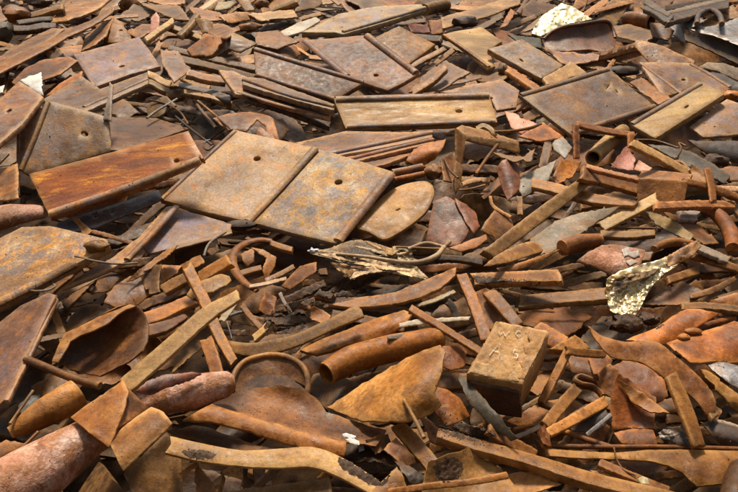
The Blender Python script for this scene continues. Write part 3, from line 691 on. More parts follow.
# box bracket
plate(3.6, 'bracket', 'tan open box bracket below the yellow ochre plate', 'bracket', '456,128 462,125 484,130 519,141 519,147 466,135', 'tan', a=10, th=3, parts=[
    ('web', '456,128 466,135 464,152 462,166 456,160', 'tan', dict(a=45, b=24, th=2, up=1)),
    ('flange', '519,143 520,153 494,147 466,140 466,135', 'tan', dict(a=46, th=2, up=0, tint=(.8,.7,.6))),
    ('foot', '456,160 463,166 461,180 456,194 453,176', 'tan', dict(a=40, b=10, th=2, up=-2, tint=(.8,.65,.5)))], tint=(.85,.75,.65))
rod(3.9, 'thin bent rod from the box bracket toward the salmon flake', '495,132 512,131 530,128 541,124', 1.6, 'tan')
sp_(3.8, 'curled strap end on top of the box bracket', '477,128 483,125 490,128 495,135', 4, 'tan', bend=[(0,4)])
rod(4.0, 'short straight brown rod crossing inside the box bracket', '476,174 487,158 498,144', 1.7, 'tan', tint=(.9,.7,.55))
st(3.2, 'red brown curved sheet below the box bracket', '497,167 503,160 511,157 519,164 520,188 508,200 502,186', 'red', a=24, b=8, bend=[(75,8)], tint=(1.0,.85,.7))
sh(3.3, 'small tan angle piece right of the box bracket', '493,152 508,155 522,157 535,148 531,161 510,160', 'tan', folds=[('522,150 522,165',.3)], tint=(.85,.7,.6))
sh(2.7, 'pale grey curved flake left of the angle iron frame', '550,138 563,137 572,147 565,158 555,150', 'grey', a=14, bend=[(70,3)], tint=(1.5,1.4,1.25))
sh(3.1, 'blue grey wedge left of the long diagonal bar', '519,178 536,169 556,160 549,179 536,190 522,197', 'grey', a=12, b=-10, tint=(.95,1.0,.95), th=2)
sh(3.3, 'cracked orange tan flake under the angle iron frame', '550,180 561,161 582,161 572,177 558,183', 'orange', a=16, rough=1.2, tint=(1,.95,.95))
br(4.0, 'tan flat bar crossing under the long diagonal bar', '531,182 560,189 592,197 636,203', (9,9,9,6), 'tan', tint=(1.05,.95,.85))
br(4.9, 'long thick diagonal bar rising to the right in the right half', '489,254 520,230 553,206 587,180', (13,12,12,11), 'straw', th=9, tint=(.78,.62,.48))
# angle iron frame
bar(5.3, 'angle_frame', 'thin brown angle iron frame below the wide slit plate', 'frame', '577,123 604,128 634,134', 4.5, 'rust', th=3, a=6, parts=[
    ('post', '574,124 579,124 580,158 575,158', 'rust', dict(a=40, th=2.5, up=1, tint=(1.3,1,.8))),
    ('post', '629,133 634,134 634,153 629,152', 'rust', dict(a=40, th=2.5, up=1, tint=(1.3,1,.8)))], tint=(1.2,1,.85))
pipe(4.2, 'short straw coloured pipe below the wide slit plate', '593,158 608,143 623,131', (8,8,7), 'straw', hollow=.2, tint=(.85,.78,.62))
sh(3.9, 'faded red flake between the straw pipe and the brown box', '611,167 618,156 627,146 635,158 633,170 620,169', 'salmon', a=18, th=1.6, tint=(.8,.72,.72))
sh(3.8, 'pale salmon flake beside the faded red flake', '634,170 639,160 652,168 648,172', 'salmon', a=14, th=1.5, tint=(1.2,1.3,1.3))
plate(4.7, 'open_box', 'small brown open box right of the straw pipe', 'box', '637,178 643,170 666,171 692,174 688,181 662,179', 'rust', a=-8, th=2.5, jag=.1, parts=[
    ('front_panel', '637,178 662,179 688,181 683,206 660,205 638,203', 'tan', dict(a=48, th=2, up=1, tint=(.78,.62,.48), jag=.1))], tint=(1.3,1.1,.9))
br(4.0, 'pale straight bar above the small brown box', '632,142 660,157 688,172', 7, 'straw', th=4, tint=(.95,.85,.75))
st(3.3, 'broad grey brown curved plate right of the pale straight bar', '648,144 668,146 692,152 712,163 730,175 725,183 706,174 688,165', 'grey', a=10, b=6, bend=[(25,4)], tint=(.95,.85,.72))
br(3.4, 'brown beam in shade left of the small brown box', '583,172 610,178 640,187', 13, 'rust', a=16, th=5, tint=(1.05,.95,.9))
br(3.8, 'thin dark edge bar above the shaded brown beam', '585,165 612,173 638,178', 3.5, 'rust', tint=(1.2,1,.9))
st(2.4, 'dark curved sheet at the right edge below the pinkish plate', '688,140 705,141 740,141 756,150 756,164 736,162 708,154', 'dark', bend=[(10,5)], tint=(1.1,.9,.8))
br(3.7, 'brown bar running down to the right edge past the box', '683,180 712,188 752,202', 5, 'rust', tint=(1.3,1.05,.85))
sp_(4.2, 'upright rusty strip crossing the bar at the right edge', '708,168 711,182 714,200', 6, 'orange', a=24, tint=(.8,.7,.7))
sh(3.6, 'tan flat plate at the right beside the upright rusty strip', '691,164 706,173 706,184 692,180', 'orange', a=14, tint=(.95,.9,.9))
sp_(3.9, 'thin bent strap above the tan flat plate at the right', '672,166 676,161 684,162 690,170', 2, 'rust')
wire(4.1, 'thin brown wire end rising right of the angle frame', '676,158 681,149 679,143 686,146', 1.0, 'rust')
rod(4.0, 'thin dark rod along the top of the broad curved plate', '636,140 656,141 678,148', 1.3, 'rust')
br(3.5, 'pinkish white bar at the right edge below the dark curved sheet', '718,188 756,190', 5, 'pale', tint=(1,.8,.7))
sh(3.0, 'orange brown shard at the right edge above the pinkish white bar', '712,170 730,166 756,170 756,184 728,180', 'rust', tint=(1.6,1.3,1.1))
lump(2.8, 'scrap_lump', 'dark tangled lump at the right below the dark curved sheet', 'scrap lump', 716, 160, 12, 6, 'dark', (1.3,1,.8))
# brown disc etc near the centre
plate(4.6, 'round_disc', 'tan round disc with a small slot beside the double plate', 'disc', '356,226 366,214 378,201 390,191 402,185 414,182 425,181 432,185 434,193 431,202 425,212 415,221 404,229 394,235 383,239 370,232', 'straw',
      a=14, b=-2, th=4, holes=[(398,209.5,3.2,1.1,-25)], jag=.08, rough=.6, tint=(.95,.78,.62), spread=.02)
sh(3.6, 'bright orange triangle above the tan round disc', '406,160 414,149 428,144 446,139 441,150 435,158 418,167', 'orange', a=20, b=-6, tint=(1.15,1.05,.95), spread=.02)
pipe(3.9, 'short round bar end at the top right corner of the double plate', '392,173 408,170 422,167', 3.8, 'tieplate', tint=(1,.85,.7))
pipe(3.7, 'second short round bar end under the corner of the double plate', '394,180 410,177 424,174', 3.2, 'rust', tint=(1.4,1.1,.9))
lump(3.4, 'scrap_lump', 'rounded brown lump above the tan round disc', 'scrap lump', 433, 172, 8, 8, 'tan', (.8,.68,.55))
sh(2.8, 'brown slab right of the rounded lump', '441,160 452,152 458,166 452,182 444,180', 'rust', a=16, tint=(1.2,1,.9))
wire(3.2, 'thin rod pieces tangled left of the red curved sheet', '444,158 450,170 458,178', 1.3, 'rust')
sp_(3.1, 'small tan strip left of the red brown curved sheet', '462,184 470,181 481,179', 4, 'tan')
wire(3.3, 'thin curved tan wire below the small tan strip', '459,190 470,189 485,185', 1.1, 'tan')
plate(3.8, 'folded_sheet', 'red brown folded sheet with two leaves right of the tan disc', 'folded sheet', '426,241 430,220 434,201 446,196 459,203 464,216 470,228 465,238 458,246 440,245', 'red', a=22, b=-12, bend=[(80,5)], th=2, parts=[
    ('leaf', '455,198 466,204 476,213 480,226 474,233 466,222 460,210', 'red', dict(a=18, b=16, th=1.6, up=2, tint=(1.25,1.0,.8))),
    ('leaf', '449,248 465,242 486,234 487,239 476,247 460,251', 'rust', dict(a=14, b=0, th=1.6, up=4, tint=(1.4,1.1,.95)))], tint=(1.05,.88,.74), spread=.03)
sh(3.9, 'tan flake beside the folded red brown sheet', '481,230 489,218 497,207 509,214 515,229 506,238 497,246 494,236', 'tan', a=20, b=14, folds=[('497,207 497,246',.25)], tint=(.9,.75,.6))
sp_(4.1, 'thin curved brown strap hanging above the tan flake', '490,196 492,205 500,211 511,217', 2.6, 'rust', tint=(1.6,1.3,1))
sp_(3.7, 'short upright strip left of the long diagonal bar', '519,195 520,214', 5, 'tan', a=20, tint=(.8,.65,.5))
br(2.8, 'dark curved strip below the folded red brown sheet', '436,257 460,258 483,262', 5, 'dark')
st(3.4, 'long boat shaped brown plate below the torn golden sheet', '328,298 350,298 372,296 396,292 425,280 456,267 455,275 440,288 420,297 398,303 372,306 350,307 329,304', 'rust', a=2, b=-4, th=4, bend=[(-12,5)], tint=(1.25,1.0,.85))
plate(3.9, 'torn_sheet', 'torn golden and brown crumpled sheet bundle under the double plate', 'torn sheet', '310,253 330,248 352,240 368,242 384,246 398,252 404,260 414,268 404,275 388,272 372,270 356,275 346,266 330,258', 'torn', a=0, b=0, th=1.2, rough=3.5, sp=1.7, jag=.6, tint=(.6,.5,.42), parts=[
    ('torn_layer', '318,254 340,253 366,258 392,264 412,266 420,270 404,271 384,268 360,263 338,259', 'torn', dict(up=5, a=20, b=6, th=1, rough=2.0, jag=.5, sp=1.5, tint=(1,.9,.8))),
    ('torn_layer', '352,238 368,241 384,246 398,250 392,255 376,252 362,247', 'torn', dict(up=4, a=-4, b=-20, th=1, rough=2.0, jag=.5, sp=1.5, tint=(.8,.7,.55))),
    ('torn_layer', '392,246 404,247 412,253 414,262 404,263 396,256', 'torn', dict(up=6, a=24, b=14, th=1, rough=2.2, jag=.5, sp=1.4, tint=(1.1,1,.8))),
    ('torn_layer', '388,266 402,264 416,268 428,280 416,277 404,275 394,273', 'torn', dict(up=7, a=16, th=1, rough=1.6, jag=.4, sp=1.5, tint=(1.35,1.3,1.2))),
    ('torn_layer', '350,279 354,272 366,267 380,267 392,271 376,272 364,274', 'torn', dict(up=7, a=8, th=1, rough=1.4, jag=.4, sp=1.5, tint=(1.2,1.1,1.0))),
    ('torn_layer', '330,262 346,264 356,270 350,276 338,270', 'torn', dict(up=3, a=30, b=-20, th=1, rough=1.8, jag=.4, sp=1.5, tint=(.9,.75,.6))), ('torn_strip', '311.9,250.7 333.8,253.4 359.7,259.3 383.9,262.7 384.1,261.3 360.3,256.7 334.2,250.6 312.1,249.3', 'pale', dict(up=8, a=8, b=10, th=.9, rough=.8, jag=.3, sp=1.4, tint=(0.8, 0.7, 0.55))), ('torn_strip', '329.8,256.8 355.7,263.6 385.8,269.6 409.9,270.8 410.1,269.2 386.2,266.4 356.3,260.4 330.2,255.2', 'torn', dict(up=10, a=12, b=-10, th=.9, rough=.8, jag=.3, sp=1.4, tint=(1.3, 1.25, 1.15))), ('torn_strip', '355.8,246.7 379.7,253.3 401.7,258.3 423.8,262.7 424.2,261.3 402.3,255.7 380.3,250.7 356.2,245.3', 'torn', dict(up=9, a=16, b=10, th=.9, rough=.8, jag=.3, sp=1.4, tint=(1.2, 1.1, 1))), ('torn_strip', '365.8,242.5 383.4,250.9 395.6,262.4 396.4,261.6 384.6,249.1 366.2,241.5', 'torn', dict(up=11, a=20, b=-10, th=.9, rough=.8, jag=.3, sp=1.4, tint=(0.7, 0.6, 0.5))), ('torn_strip', '339.9,266.7 361.8,269.5 387.8,274.7 388.2,273.3 362.2,266.5 340.1,265.3', 'dark', dict(up=9, a=24, b=10, th=.9, rough=.8, jag=.3, sp=1.4, tint=(1.5, 1.2, 1))), ('torn_strip', '397.6,258.7 415.1,269.2 427.5,279.6 428.5,278.4 416.9,266.8 398.4,257.3', 'pale', dict(up=11, a=28, b=-10, th=.9, rough=.8, jag=.3, sp=1.4, tint=(0.85, 0.75, 0.58))), ('torn_strip', '376.0,256.5 400.1,255.0 416.1,250.5 415.9,249.5 399.9,253.0 376.0,255.5', 'torn', dict(up=12, a=32, b=10, th=.9, rough=.8, jag=.3, sp=1.4, tint=(1.1, 0.95, 0.8)))])
tube(4.3, 'pale_stick', 'pale forked stick lying on the torn golden sheet', 'stick', '336,254 368,257 400,262 420,262 436,256 444,247', (1.4,1.9,2.6,2.8,2.4), 'pale', parts=[
    ('twig', '408,249 426,243 444,247', 1.7, 'pale', 1), ('twig', '444,247 450,242', 2, 'pale', 1), ('twig', '396,247 420,248 442,249', 1.1, 'tan', 1)], tint=(1.05,1,.9))
lump(4.4, 'white_scrap', 'small crumpled white bit under the edge of the double plate', 'white scrap', 313, 251, 4, 2.6, 'white', rough=.9)
sh(4.2, 'grey pale long sheet below the long diagonal bar', '500,262 526,242 555,221 580,213 620,206 606,216 592,225 572,240 555,250 530,258', 'grey', a=6, b=-6, th=2.5, jag=.5, tint=(1.02,.94,.76))
sh(4.4, 'orange leaf shaped shard at the lower end of the grey pale sheet', '484,266 496,256 508,249 520,244 534,241 545,250 528,256 508,262', 'tan', a=8, bend=[(-25,3)], tint=(1,.78,.6), spread=.04)
sh(4.3, 'brown lip shaped shard just below the orange leaf shard', '497,268 512,265 528,260 545,254 560,249 542,260 522,268 504,274', 'tan', a=16, bend=[(-22,3)], tint=(.85,.6,.45))
pipe(4.3, 'brown rounded pipe end right of the grey pale sheet', '562,248 580,243 600,240', (8,9,7), 'rust', tint=(1.6,1.25,1.0))
br(4.4, 'flat brown bar lying level in the middle right', '472,279 515,277 559,275', 11, 'rust', th=7, a=2, tint=(1.5,1.25,1.0))
br(4.2, 'long level bar leading to the golden foil cup', '518,301 562,297 607,293', 11, 'tan', th=6, a=2, tint=(.85,.68,.52))
br(4.5, 'steep brown bar above the marked block', '462,275 474,306 486,338', (9,10,10), 'tan', th=7, a=12, b=-10, tint=(.75,.58,.45))
br(4.4, 'second steep brown bar touching the marked block', '489,291 504,308 519,326', 11, 'tan', th=6, a=12, b=-10, tint=(.7,.52,.4))
st(3.0, 'brown sheet behind the two steep bars', '470,294 486,288 500,300 500,322 488,330 478,312', 'rust', a=16, tint=(1.1,.95,.85))
br(4.6, 'light straw bar rising right in the right half below the box', '604,225 630,211 657,197', 9, 'straw', th=4, a=10, tint=(1,.95,.85), spread=.02)
br(4.1, 'brown level bar under the small open box at the right', '657,205 696,204 736,204', 6, 'rust', tint=(1.5,1.2,.95))
sh(4.3, 'cream and orange shard right of the light straw bar', '646,211 656,213 669,218 682,226 694,235 690,240 672,232 655,223', 'yellowplate', a=16, b=0, th=2, tint=(1.0,1,1.1))
st(3.5, 'brown sheet behind the cream and orange shard', '664,212 682,216 700,225 719,243 704,244 690,236', 'rust', a=6, tint=(1.1,.95,.85))
br(3.2, 'short grey steel bar end at the right', '681,214 700,216', 9, 'steel', tint=(1.5,1.5,1.55))
pipe(4.0, 'orange brown curved pipe at the right edge', '700,208 716,214 727,226 732,238 733,249', (5,7,7.5,7), 'rust', tint=(1.6,1.2,.9))
lump(3.4, 'scrap_lump', 'red brown lump at the right edge below the curved pipe', 'scrap lump', 736, 252, 8, 5, 'red')
tube(3.8, 'bolt', 'thin bolt with a square nut right of the flaking shell', 'bolt', '610,228 640,228 670,229', 1.2, 'rust', parts=[('nut', '656,229 660,229', 3.4, 'grey', 1)])
br(3.5, 'tan level bar below the thin bolt', '601,233 628,233 655,232', 6, 'tan', tint=(.8,.66,.52))
pipe(4.2, 'tan bent pipe above the golden foil twist', '654,249 664,244 678,242 692,244', (3.5,4.5,4.5,4), 'tan', tint=(.95,.75,.55))
br(4.1, 'grey brown bar sloping to the right edge', '686,241 708,250 730,260', 6, 'grey', th=4, tint=(.95,.8,.65))
br(4.0, 'lower brown bar sloping to the right edge below the grey brown bar', '694,255 718,263 752,273', 6, 'tan', tint=(.72,.58,.45))
plate(4.8, 'flaking_shell', 'pink white flaking shell fragment left of the golden foil', 'shell', '577,261 588,252 602,245 614,244 625,246 645,250 643,257 641,263 630,268 615,275 604,270 590,264', 'pink', a=18, b=-4, th=3, bend=[(8,7)], rough=1.6, tint=(.68,.58,.52), parts=[
    ('flake', '622,249 628,247 632,252 638,250 640,255 634,258 628,255 624,257', 'white', dict(up=8, th=.6, rough=.5, sp=1.5)),
    ('flake', '626,261 632,259 637,262 630,266', 'white', dict(up=8, th=.6, rough=.5, sp=1.5))])
br(3.7, 'short brown bar end beside the flaking shell', '641,256 651,256', 8, 'rust', a=16, tint=(1.2,1,.9))
plate(5.4, 'crumpled_foil', 'shiny pale gold foil cup in the right half', 'foil', '607,280 616,276 630,274 640,275 652,272 664,264 675,262 684,258 676,266 664,274 652,286 645,298 640,308 635,316 622,316 611,311 606,298', 'foil', a=30, b=-4, th=1.2, rough=1.5, sp=1.1, bend=[(-35,-9)], folds=[('612,284 648,296',.5),('630,274 628,316',-.5),('608,306 640,300',-.5),('650,262 620,310',.35)], jag=.25, parts=[
    ('rim', '607,279 620,271 642,264 655,261 667,257 668,263 656,269 642,272 626,274 614,280', 'foil', dict(up=7, a=36, th=1, rough=1.5, sp=1.8)),
    ('twist', '664,258 678,250 694,241 699,240 701,246 694,254 682,261 668,266', 'torn', dict(up=4, a=22, th=2, rough=1.6, sp=1.8, tint=(.8,.6,.42))),
    ('inner_wall', '616,278 632,271 650,268 660,268 650,276 636,280 622,288 612,292', 'torn', dict(up=-3, a=10, th=1, rough=1, tint=(.5,.4,.3)))], spread=.02)
br(4.3, 'short tan bar end right of the golden foil cup', '670,279 685,274 700,269', 7, 'tan', tint=(.8,.68,.52))
sp_(4.2, 'curled brown strip at the right edge below the short tan bar', '690,296 708,291 724,284 737,277', (5,6,5,4), 'rust', bend=[(-30,3)], tint=(1.3,1.1,.95))
st(3.0, 'dark brown sheet right of the golden foil cup', '644,304 662,292 682,281 702,290 700,300 676,305', 'rust', a=8, tint=(.95,.85,.8), bend=[(0,-4)])
# =============================== lower half, left
sh(3.7, 'small bent grey tan piece standing under the orange red plate', '69,214 80,220 92,231 84,236 80,228', 'tan', a=24, th=1.6, tint=(.9,.8,.75))
lump(5.0, 'scrap_lump', 'yellow brown crusty lump on the corner of the crusted plate', 'scrap lump', 97, 246, 12, 6, 'orange', (.85,.9,.75))
wire(5.2, 'pale wire running right from the crusted plate corner', '75,256 95,261 118,264 138,263', 1.1, 'grey')
wire(5.3, 'thin bent wire end below the crusted plate', '23,288 34,291 48,290 55,286 50,282', 1.1, 'grey')
st(2.6, 'dark brown rounded sheet left of the tan triangle', '104,302 114,286 130,276 146,276 152,292 138,304 118,308', 'rust', a=6, bend=[(-20,5)], tint=(1.1,.9,.8))
sh(3.8, 'long pointed tan splinter below the blue grey plate', '126,281 142,268 158,256 177,245 172,252 152,267 134,279', 'tan', a=10, tint=(.9,.7,.55))
sh(3.0, 'tan triangle below the blue grey plate', '161,284 162,265 182,266 172,276', 'tan', a=16, tint=(.85,.68,.5))
sh(2.9, 'brown upright shard left of the tan triangle', '139,274 150,266 161,264 160,292 149,294', 'tan', a=18, tint=(.62,.5,.4))
sh(2.7, 'orange brown flat piece right of the tan triangle', '178,266 200,255 204,262 186,272', 'orange', a=10, tint=(.8,.75,.75))
br(4.0, 'square brown bar lying under the diagonal brown bar', '161,290 176,282 192,274', 9, 'tan', th=6, tint=(.68,.54,.42))
br(4.2, 'thick tan bar right of the diagonal brown bar', '199,277 214,268 229,259', 10, 'tan', th=7, tint=(1,.8,.6), spread=.03)
plate(4.4, 'steel_shard', 'tan oval plate under the diagonal brown bar', 'steel shard', '187,294 192,287 201,281 212,277 222,274 229,276 231,280 226,285 215,290 203,295 192,299', 'straw', a=10, th=3, jag=.1, tint=(1,.84,.66))
br(5.0, 'diagonal brown bar leaning down right left of centre', '187,266 203,298 219,332 234,362', (10,10,9,8), 'rust', th=7, a=14, b=10, tint=(1.6,1.4,1.15), spread=.03)
tube(4.3, 'curved_band', 'curved band bent like a letter C below the double plate', 'band', '272,241 260,240 247,243 236,250 232,260 236,272 245,283 257,291', (3,4,4.5,4.5,5,4.5,4,3), 'tan', flat=.6, tint=(.8,.65,.52), sides=10)
sh(4.4, 'tan folded flap inside the curved band', '251,247 264,250 276,257 275,265 266,281 263,270 267,258', 'tan', a=18, b=14, tint=(.8,.66,.5), folds=[('267,258 258,250',.3)])
sh(3.7, 'small tan triangle inside the curved band', '240,254 253,248 254,262 247,266', 'tan', a=20, tint=(.75,.6,.48))
sp_(4.6, 'pale thin strip below the curved band', '249,286 266,283 286,278', 3, 'pale', tint=(1,.85,.75))
sp_(4.5, 'brown thin strip crossing right of the curved band', '266,280 280,273 294,266', 4, 'tan', tint=(.95,.8,.7))
wire(4.7, 'wire loop under the lower corner of the double plate', '204,256 207,247 213,240 226,232', 1.3, 'grey')
lump(4.5, 'scrap_lump', 'dark wire clump beneath the lower edge of the double plate', 'scrap lump', 241, 225, 15, 5, 'dark', (1.4,1.1,.9))
br(4.4, 'short tan bar end right of the curved band', '270,242 281,246 292,249', 4.5, 'tan', tint=(.95,.8,.68))
br(3.9, 'small brown bar inside the lower curved band', '240,273 251,270 262,267', 5, 'tan', tint=(.7,.55,.42))
sh(3.6, 'brown plate right of the thin strips', '281,286 290,276 300,266 316,262 315,272 302,281 290,289', 'rust', a=12, tint=(1.1,.95,.85))
sh(3.5, 'brown upright shard below the thin strips', '259,310 262,300 266,292 276,297 274,316 265,314', 'rust', a=24, tint=(1.3,1.05,.85))
plate(4.2, 'small_block', 'small brown block left of the boat shaped plate', 'block', '314,296 319,290 334,295 331,300', 'tan', a=14, th=7, tint=(.8,.62,.48))
plate(4.1, 'small_block', 'tiny tan block left of the small brown block', 'block', '300,305 306,299 314,301 309,308', 'tan', a=14, th=6, tint=(.85,.65,.5))
sh(3.8, 'brown chip below the small brown block', '305,312 314,306 331,316 324,324 312,320', 'rust', tint=(1.2,1,.9))
sp_(4.0, 'curved pale strip above the arched bar', '280,293 284,302 291,313', 3, 'grey')
sp_(3.9, 'dark tan strip leaning left of the soil patch', '242,305 251,316 261,327', 5, 'tan', tint=(.65,.52,.42))
br(4.1, 'short tan bar on the left end of the arched bar', '253,338 261,331 270,322', 5.5, 'straw', tint=(.85,.75,.6))
sp_(4.6, 'pale grey strip beside the diagonal brown bar', '221,321 229,310 239,297', (5,6,4), 'pale', tint=(.85,.8,.7))
sh(3.9, 'tan chip right of the upper diagonal brown bar', '210,301 216,303 224,315 217,316', 'tan', tint=(1,.85,.7))
rod(3.8, 'thin grey rod right of the pale grey strip', '229,316 238,313 248,311', 1.6, 'grey')
wire(3.9, 'thin dark wire below the pale grey strip', '227,322 230,332 232,339', .8, 'grey')
st(3.8, 'round topped hollow half shell at the lower left', '53,360 58,346 65,334 90,320 118,307 128,304 137,306 144,314 148,326 147,341 142,351 128,362 112,370 100,376 84,373 70,369', 'rust', a=30, b=-14, th=2.5, bend=[(-30,-26)], tint=(.5,.4,.34), jag=.1, spread=.02,
   parts=[('lip', '52,361 58,346 65,333 78,327 92,320 106,312 118,306 128,304 136,306 126,309 118,314 108,323 94,330 80,335 70,341 64,352 58,362', 'tan', dict(up=4, a=8, b=-10, bend=[(-30,3)], th=2, tint=(.92,.75,.52), jag=.1))])
rod(4.6, 'brown round rod below the hollow half shell', '26,359 50,369 75,379 100,386', 4, 'tan', tint=(.72,.55,.42))
br(5.2, 'long light tan flat bar rising to the right at the lower left', '124,386 150,363 180,337 208,314 236,296', (17,16,16,15,10), 'straw', th=4, a=14, b=-8, tint=(.98,.86,.70), spread=.02)
br(3.6, 'dark layered bar above the light tan flat bar', '138,320 160,312 182,303 206,293', 11, 'rust', th=6, tint=(1.1,1,.9))
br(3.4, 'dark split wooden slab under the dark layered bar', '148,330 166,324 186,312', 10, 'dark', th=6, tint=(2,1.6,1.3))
br(3.9, 'short tan bar stub below the light tan flat bar', '206,340 212,356 217,374', 12, 'tan', th=4, a=16, tint=(.95,.72,.5))
# small can
plate(3.6, 'open_can', 'open rusty pipe end half full of soil below the arched bar', 'pipe end', '232,382 237,369 246,361 258,357 272,355 287,357 299,363 306,372 308,386 300,383 286,377 270,375 254,378 242,386 238,394', 'rust', a=26, b=0, th=3, jag=.05, bend=[(90,-16)], tint=(1.1,.95,.85), spread=.02,
      ridges=[('232,390 233,378 238,368 246,361 258,357 272,355 287,357 299,363 306,372 308,384 307,396', 3.0, 1.0, 'tan', 'rim')],
      parts=[('soil_fill', '236,392 242,384 254,377 270,374 286,376 300,382 307,388 304,402 270,406 240,402', 'grit', dict(a=4, b=0, up=-6, th=1, rough=1.5, sp=1.6, bend=[]))])
bar(4.5, 'steel_bar', 'long arched brown bar above the open can', 'steel bar', '226,346 252,349 276,346 298,339 326,326 358,311', (11,12,12,11,11,12), 'tan', th=3, a=22, tint=(.68,.56,.42))
sh(4.6, 'orange tan lens shaped piece right of the arched bar', '300,350 320,340 343,331 374,319 404,310 413,313 405,323 388,334 365,340 347,344 332,350 316,354', 'orange', a=10, b=-8, th=4, bend=[(-20,7)], tint=(1.0,.98,.92), spread=.03)
pipe(5.0, 'short orange pipe with a dark mouth at the lower centre', '326,374 350,360 385,350 414,344 440,337', (12,14,14,13,11), 'orange', hollow=.15, tint=(.92,.84,.72), spread=.02, lumpy=.03)
st(5.4, 'large tan curved shell plate in the lower centre', '327,407 342,398 358,387 382,373 406,358 424,350 440,345 445,352 442,370 434,392 441,404 430,413 408,421 385,422 362,421 342,413', 'tan', a=16, b=-10, th=3, bend=[(-32,20)], folds=[('424,352 412,420',-.55)], rough=2.6, jag=.5, tint=(1.25,1.02,.72), spread=.02)
st(4.6, 'orange brown shell plate right of the large tan shell', '434,386 448,390 460,398 470,416 458,422 446,426 436,412', 'orange', a=14, b=12, bend=[(60,4)], tint=(.8,.68,.6))
st(4.2, 'brown curved piece behind the orange pipe end', '443,346 456,346 467,351 464,366 452,370 442,366', 'orange', a=16, b=10, bend=[(70,4)], tint=(.7,.6,.55))
sp_(5.3, 'flat grey strip lying on the orange pipe', '388,337 400,336 414,334', 4, 'grey')
sp_(5.1, 'pale straw splinter left of the thin sloping bar', '400,325 418,323 440,321 470,318', (3.5,5,4,3), 'pale')
sp_(4.7, 'upper pale splinter right of the boat shaped plate', '418,305 436,299 454,291', (2.5,4,3), 'pale', tint=(.9,.85,.7))
br(5.5, 'thin sloping brown bar ending at the marked block', '410,307 434,321 458,336 484,353', 6, 'tan', th=4, tint=(.8,.65,.52))
br(3.9, 'dark shard above the thin sloping bar', '446,300 452,306 458,318', 6, 'grey', tint=(.5,.45,.4))
pipe(5.0, 'long tapering pink flaking pipe with a rounded end at the lower left', '-24,512 30,478 90,437 146,403 192,392 226,384 235,382', (38,32,20,17,17,13,6), 'pink', a=4, lumpy=.035, sides=30, spread=.02, tint=(1,.92,.88))
sh(5.4, 'torn dark red flap along the top of the rounded pink pipe', '136,391 148,381 164,375 192,372 202,374 188,381 168,387 150,395', 'red', a=30, tint=(1.25,.75,.6), th=1.5, jag=.5, bend=[(-15,3)])
plate(6.0, 'folded_sheet', 'orange tan folded sheet bent over the pink pipe at the lower left', 'folded sheet', '71,417 88,404 106,392 123,380 128,391 125,406 118,424 109,447 92,434', 'orange', a=10, b=-4, th=2.5, bend=[(-50,8)], tint=(1.4,1.35,1.4), spread=.02, parts=[
    ('leaf', '109,441 122,428 136,417 151,407 163,412 172,423 158,437 142,452 123,470 116,456', 'tan', dict(a=10, b=-4, bend=[(-40,9)], th=2.5, tint=(1.4,1.35,1.4))),
    ('leaf', '124,474 144,454 167,432 176,446 181,462 183,500 136,500', 'tan', dict(a=30, b=16, th=2.5, tint=(.8,.72,.7))),
    ('leaf', '121,381 132,392 148,408 134,418 118,428', 'rust', dict(a=6, b=40, th=2, up=-6, tint=(1.1,.95,.85)))])
tube(4.4, 'barrel', 'small dull tan barrel lying at the lower left', 'barrel', '10,433 26,424 46,412 64,402 78,393', (6,11,15,16,15), 'tan', a=6, hollow=.0, sides=22, tint=(1.2,.98,.7), lumpy=.03)
rod(4.6, 'thin dark rod left of the small barrel', '10,424 21,408 33,391', 1.6, 'rust')
rod(4.7, 'short brown rod below the small barrel', '17,452 28,442 38,432', 1.6, 'rust', tint=(1.3,1,.9))
st(3.0, 'brown sheet under the small barrel at the left edge', '-16,452 6,440 28,444 20,456 -16,470', 'rust', tint=(1.3,1.1,1.1))
st(2.6, 'dark grey shard at the lower left under the leaning plate', '18,406 28,396 42,394 38,406 22,416', 'grey', tint=(.4,.38,.34))
# trough
st(4.9, 'large brown trough sheet with loose soil in the lower centre', '200,410 215,402 232,394 255,388 280,385 300,388 316,398 326,412 350,420 368,426 386,430 376,446 346,442 300,432 250,420', 'rust', a=6, b=4, th=2, rough=2.6, jag=.5, bend=[(12,-12)], tint=(.92,.76,.66), spread=.02,
   parts=[('rolled_edge', '183,420 200,410 212,404 260,420 310,434 346,442 344,455 332,455 290,444 245,430 210,421', 'tan', dict(a=18, b=4, bend=[(14,6)], th=4, up=16, tint=(1.1,.86,.62)))])
st(3.6, 'brown flat piece in the gap under the rolled trough edge', '166,430 200,426 260,446 310,452 280,458 220,450', 'rust', a=-4, tint=(.6,.52,.45))
bar(5.3, 'steel_bar', 'long pale tan bent bar along the bottom left of centre', 'steel bar', '166,444 200,453 240,459 280,459 312,458 340,468 380,490', (18,17,17,18,19,19,16), 'straw', th=4, a=10, tint=(.98,.84,.66), spread=.02)
plate(5.0, 'steel_shard', 'brown triangular spike at the bottom left of centre', 'steel shard', '196,462 208,477 222,500 196,500', 'tan', a=30, b=12, th=2, tint=(.85,.62,.44), parts=[('arm', '178,475 188,467 197,461 199,465 188,472 180,479', 'tan', dict(up=1, th=2))])
for lab, o in (('largest white flake on the trough soil', '342,434 346,433 356,436 355,439 344,437'), ('middle white flake on the trough soil', '345,439 350,438 359,441 359,445 350,443'), ('smallest white flake on the trough soil', '359,446 363,444 364,450 359,452')):
    plate(5.8, 'white_flake', lab, 'white flake', o, 'white', a=14, th=.8, sp=1.5)
br(5.6, 'square tan bar standing at the bottom centre', '398,425 416,444 434,466 442,480', (13,15,15,14), 'tan', th=8, a=14, b=-12, tint=(.95,.72,.5), spread=.03)
rod(5.8, 'thin upright tan rod at the bottom centre', '404,400 414,418 424,438', (1.6,2,2.2), 'tan')
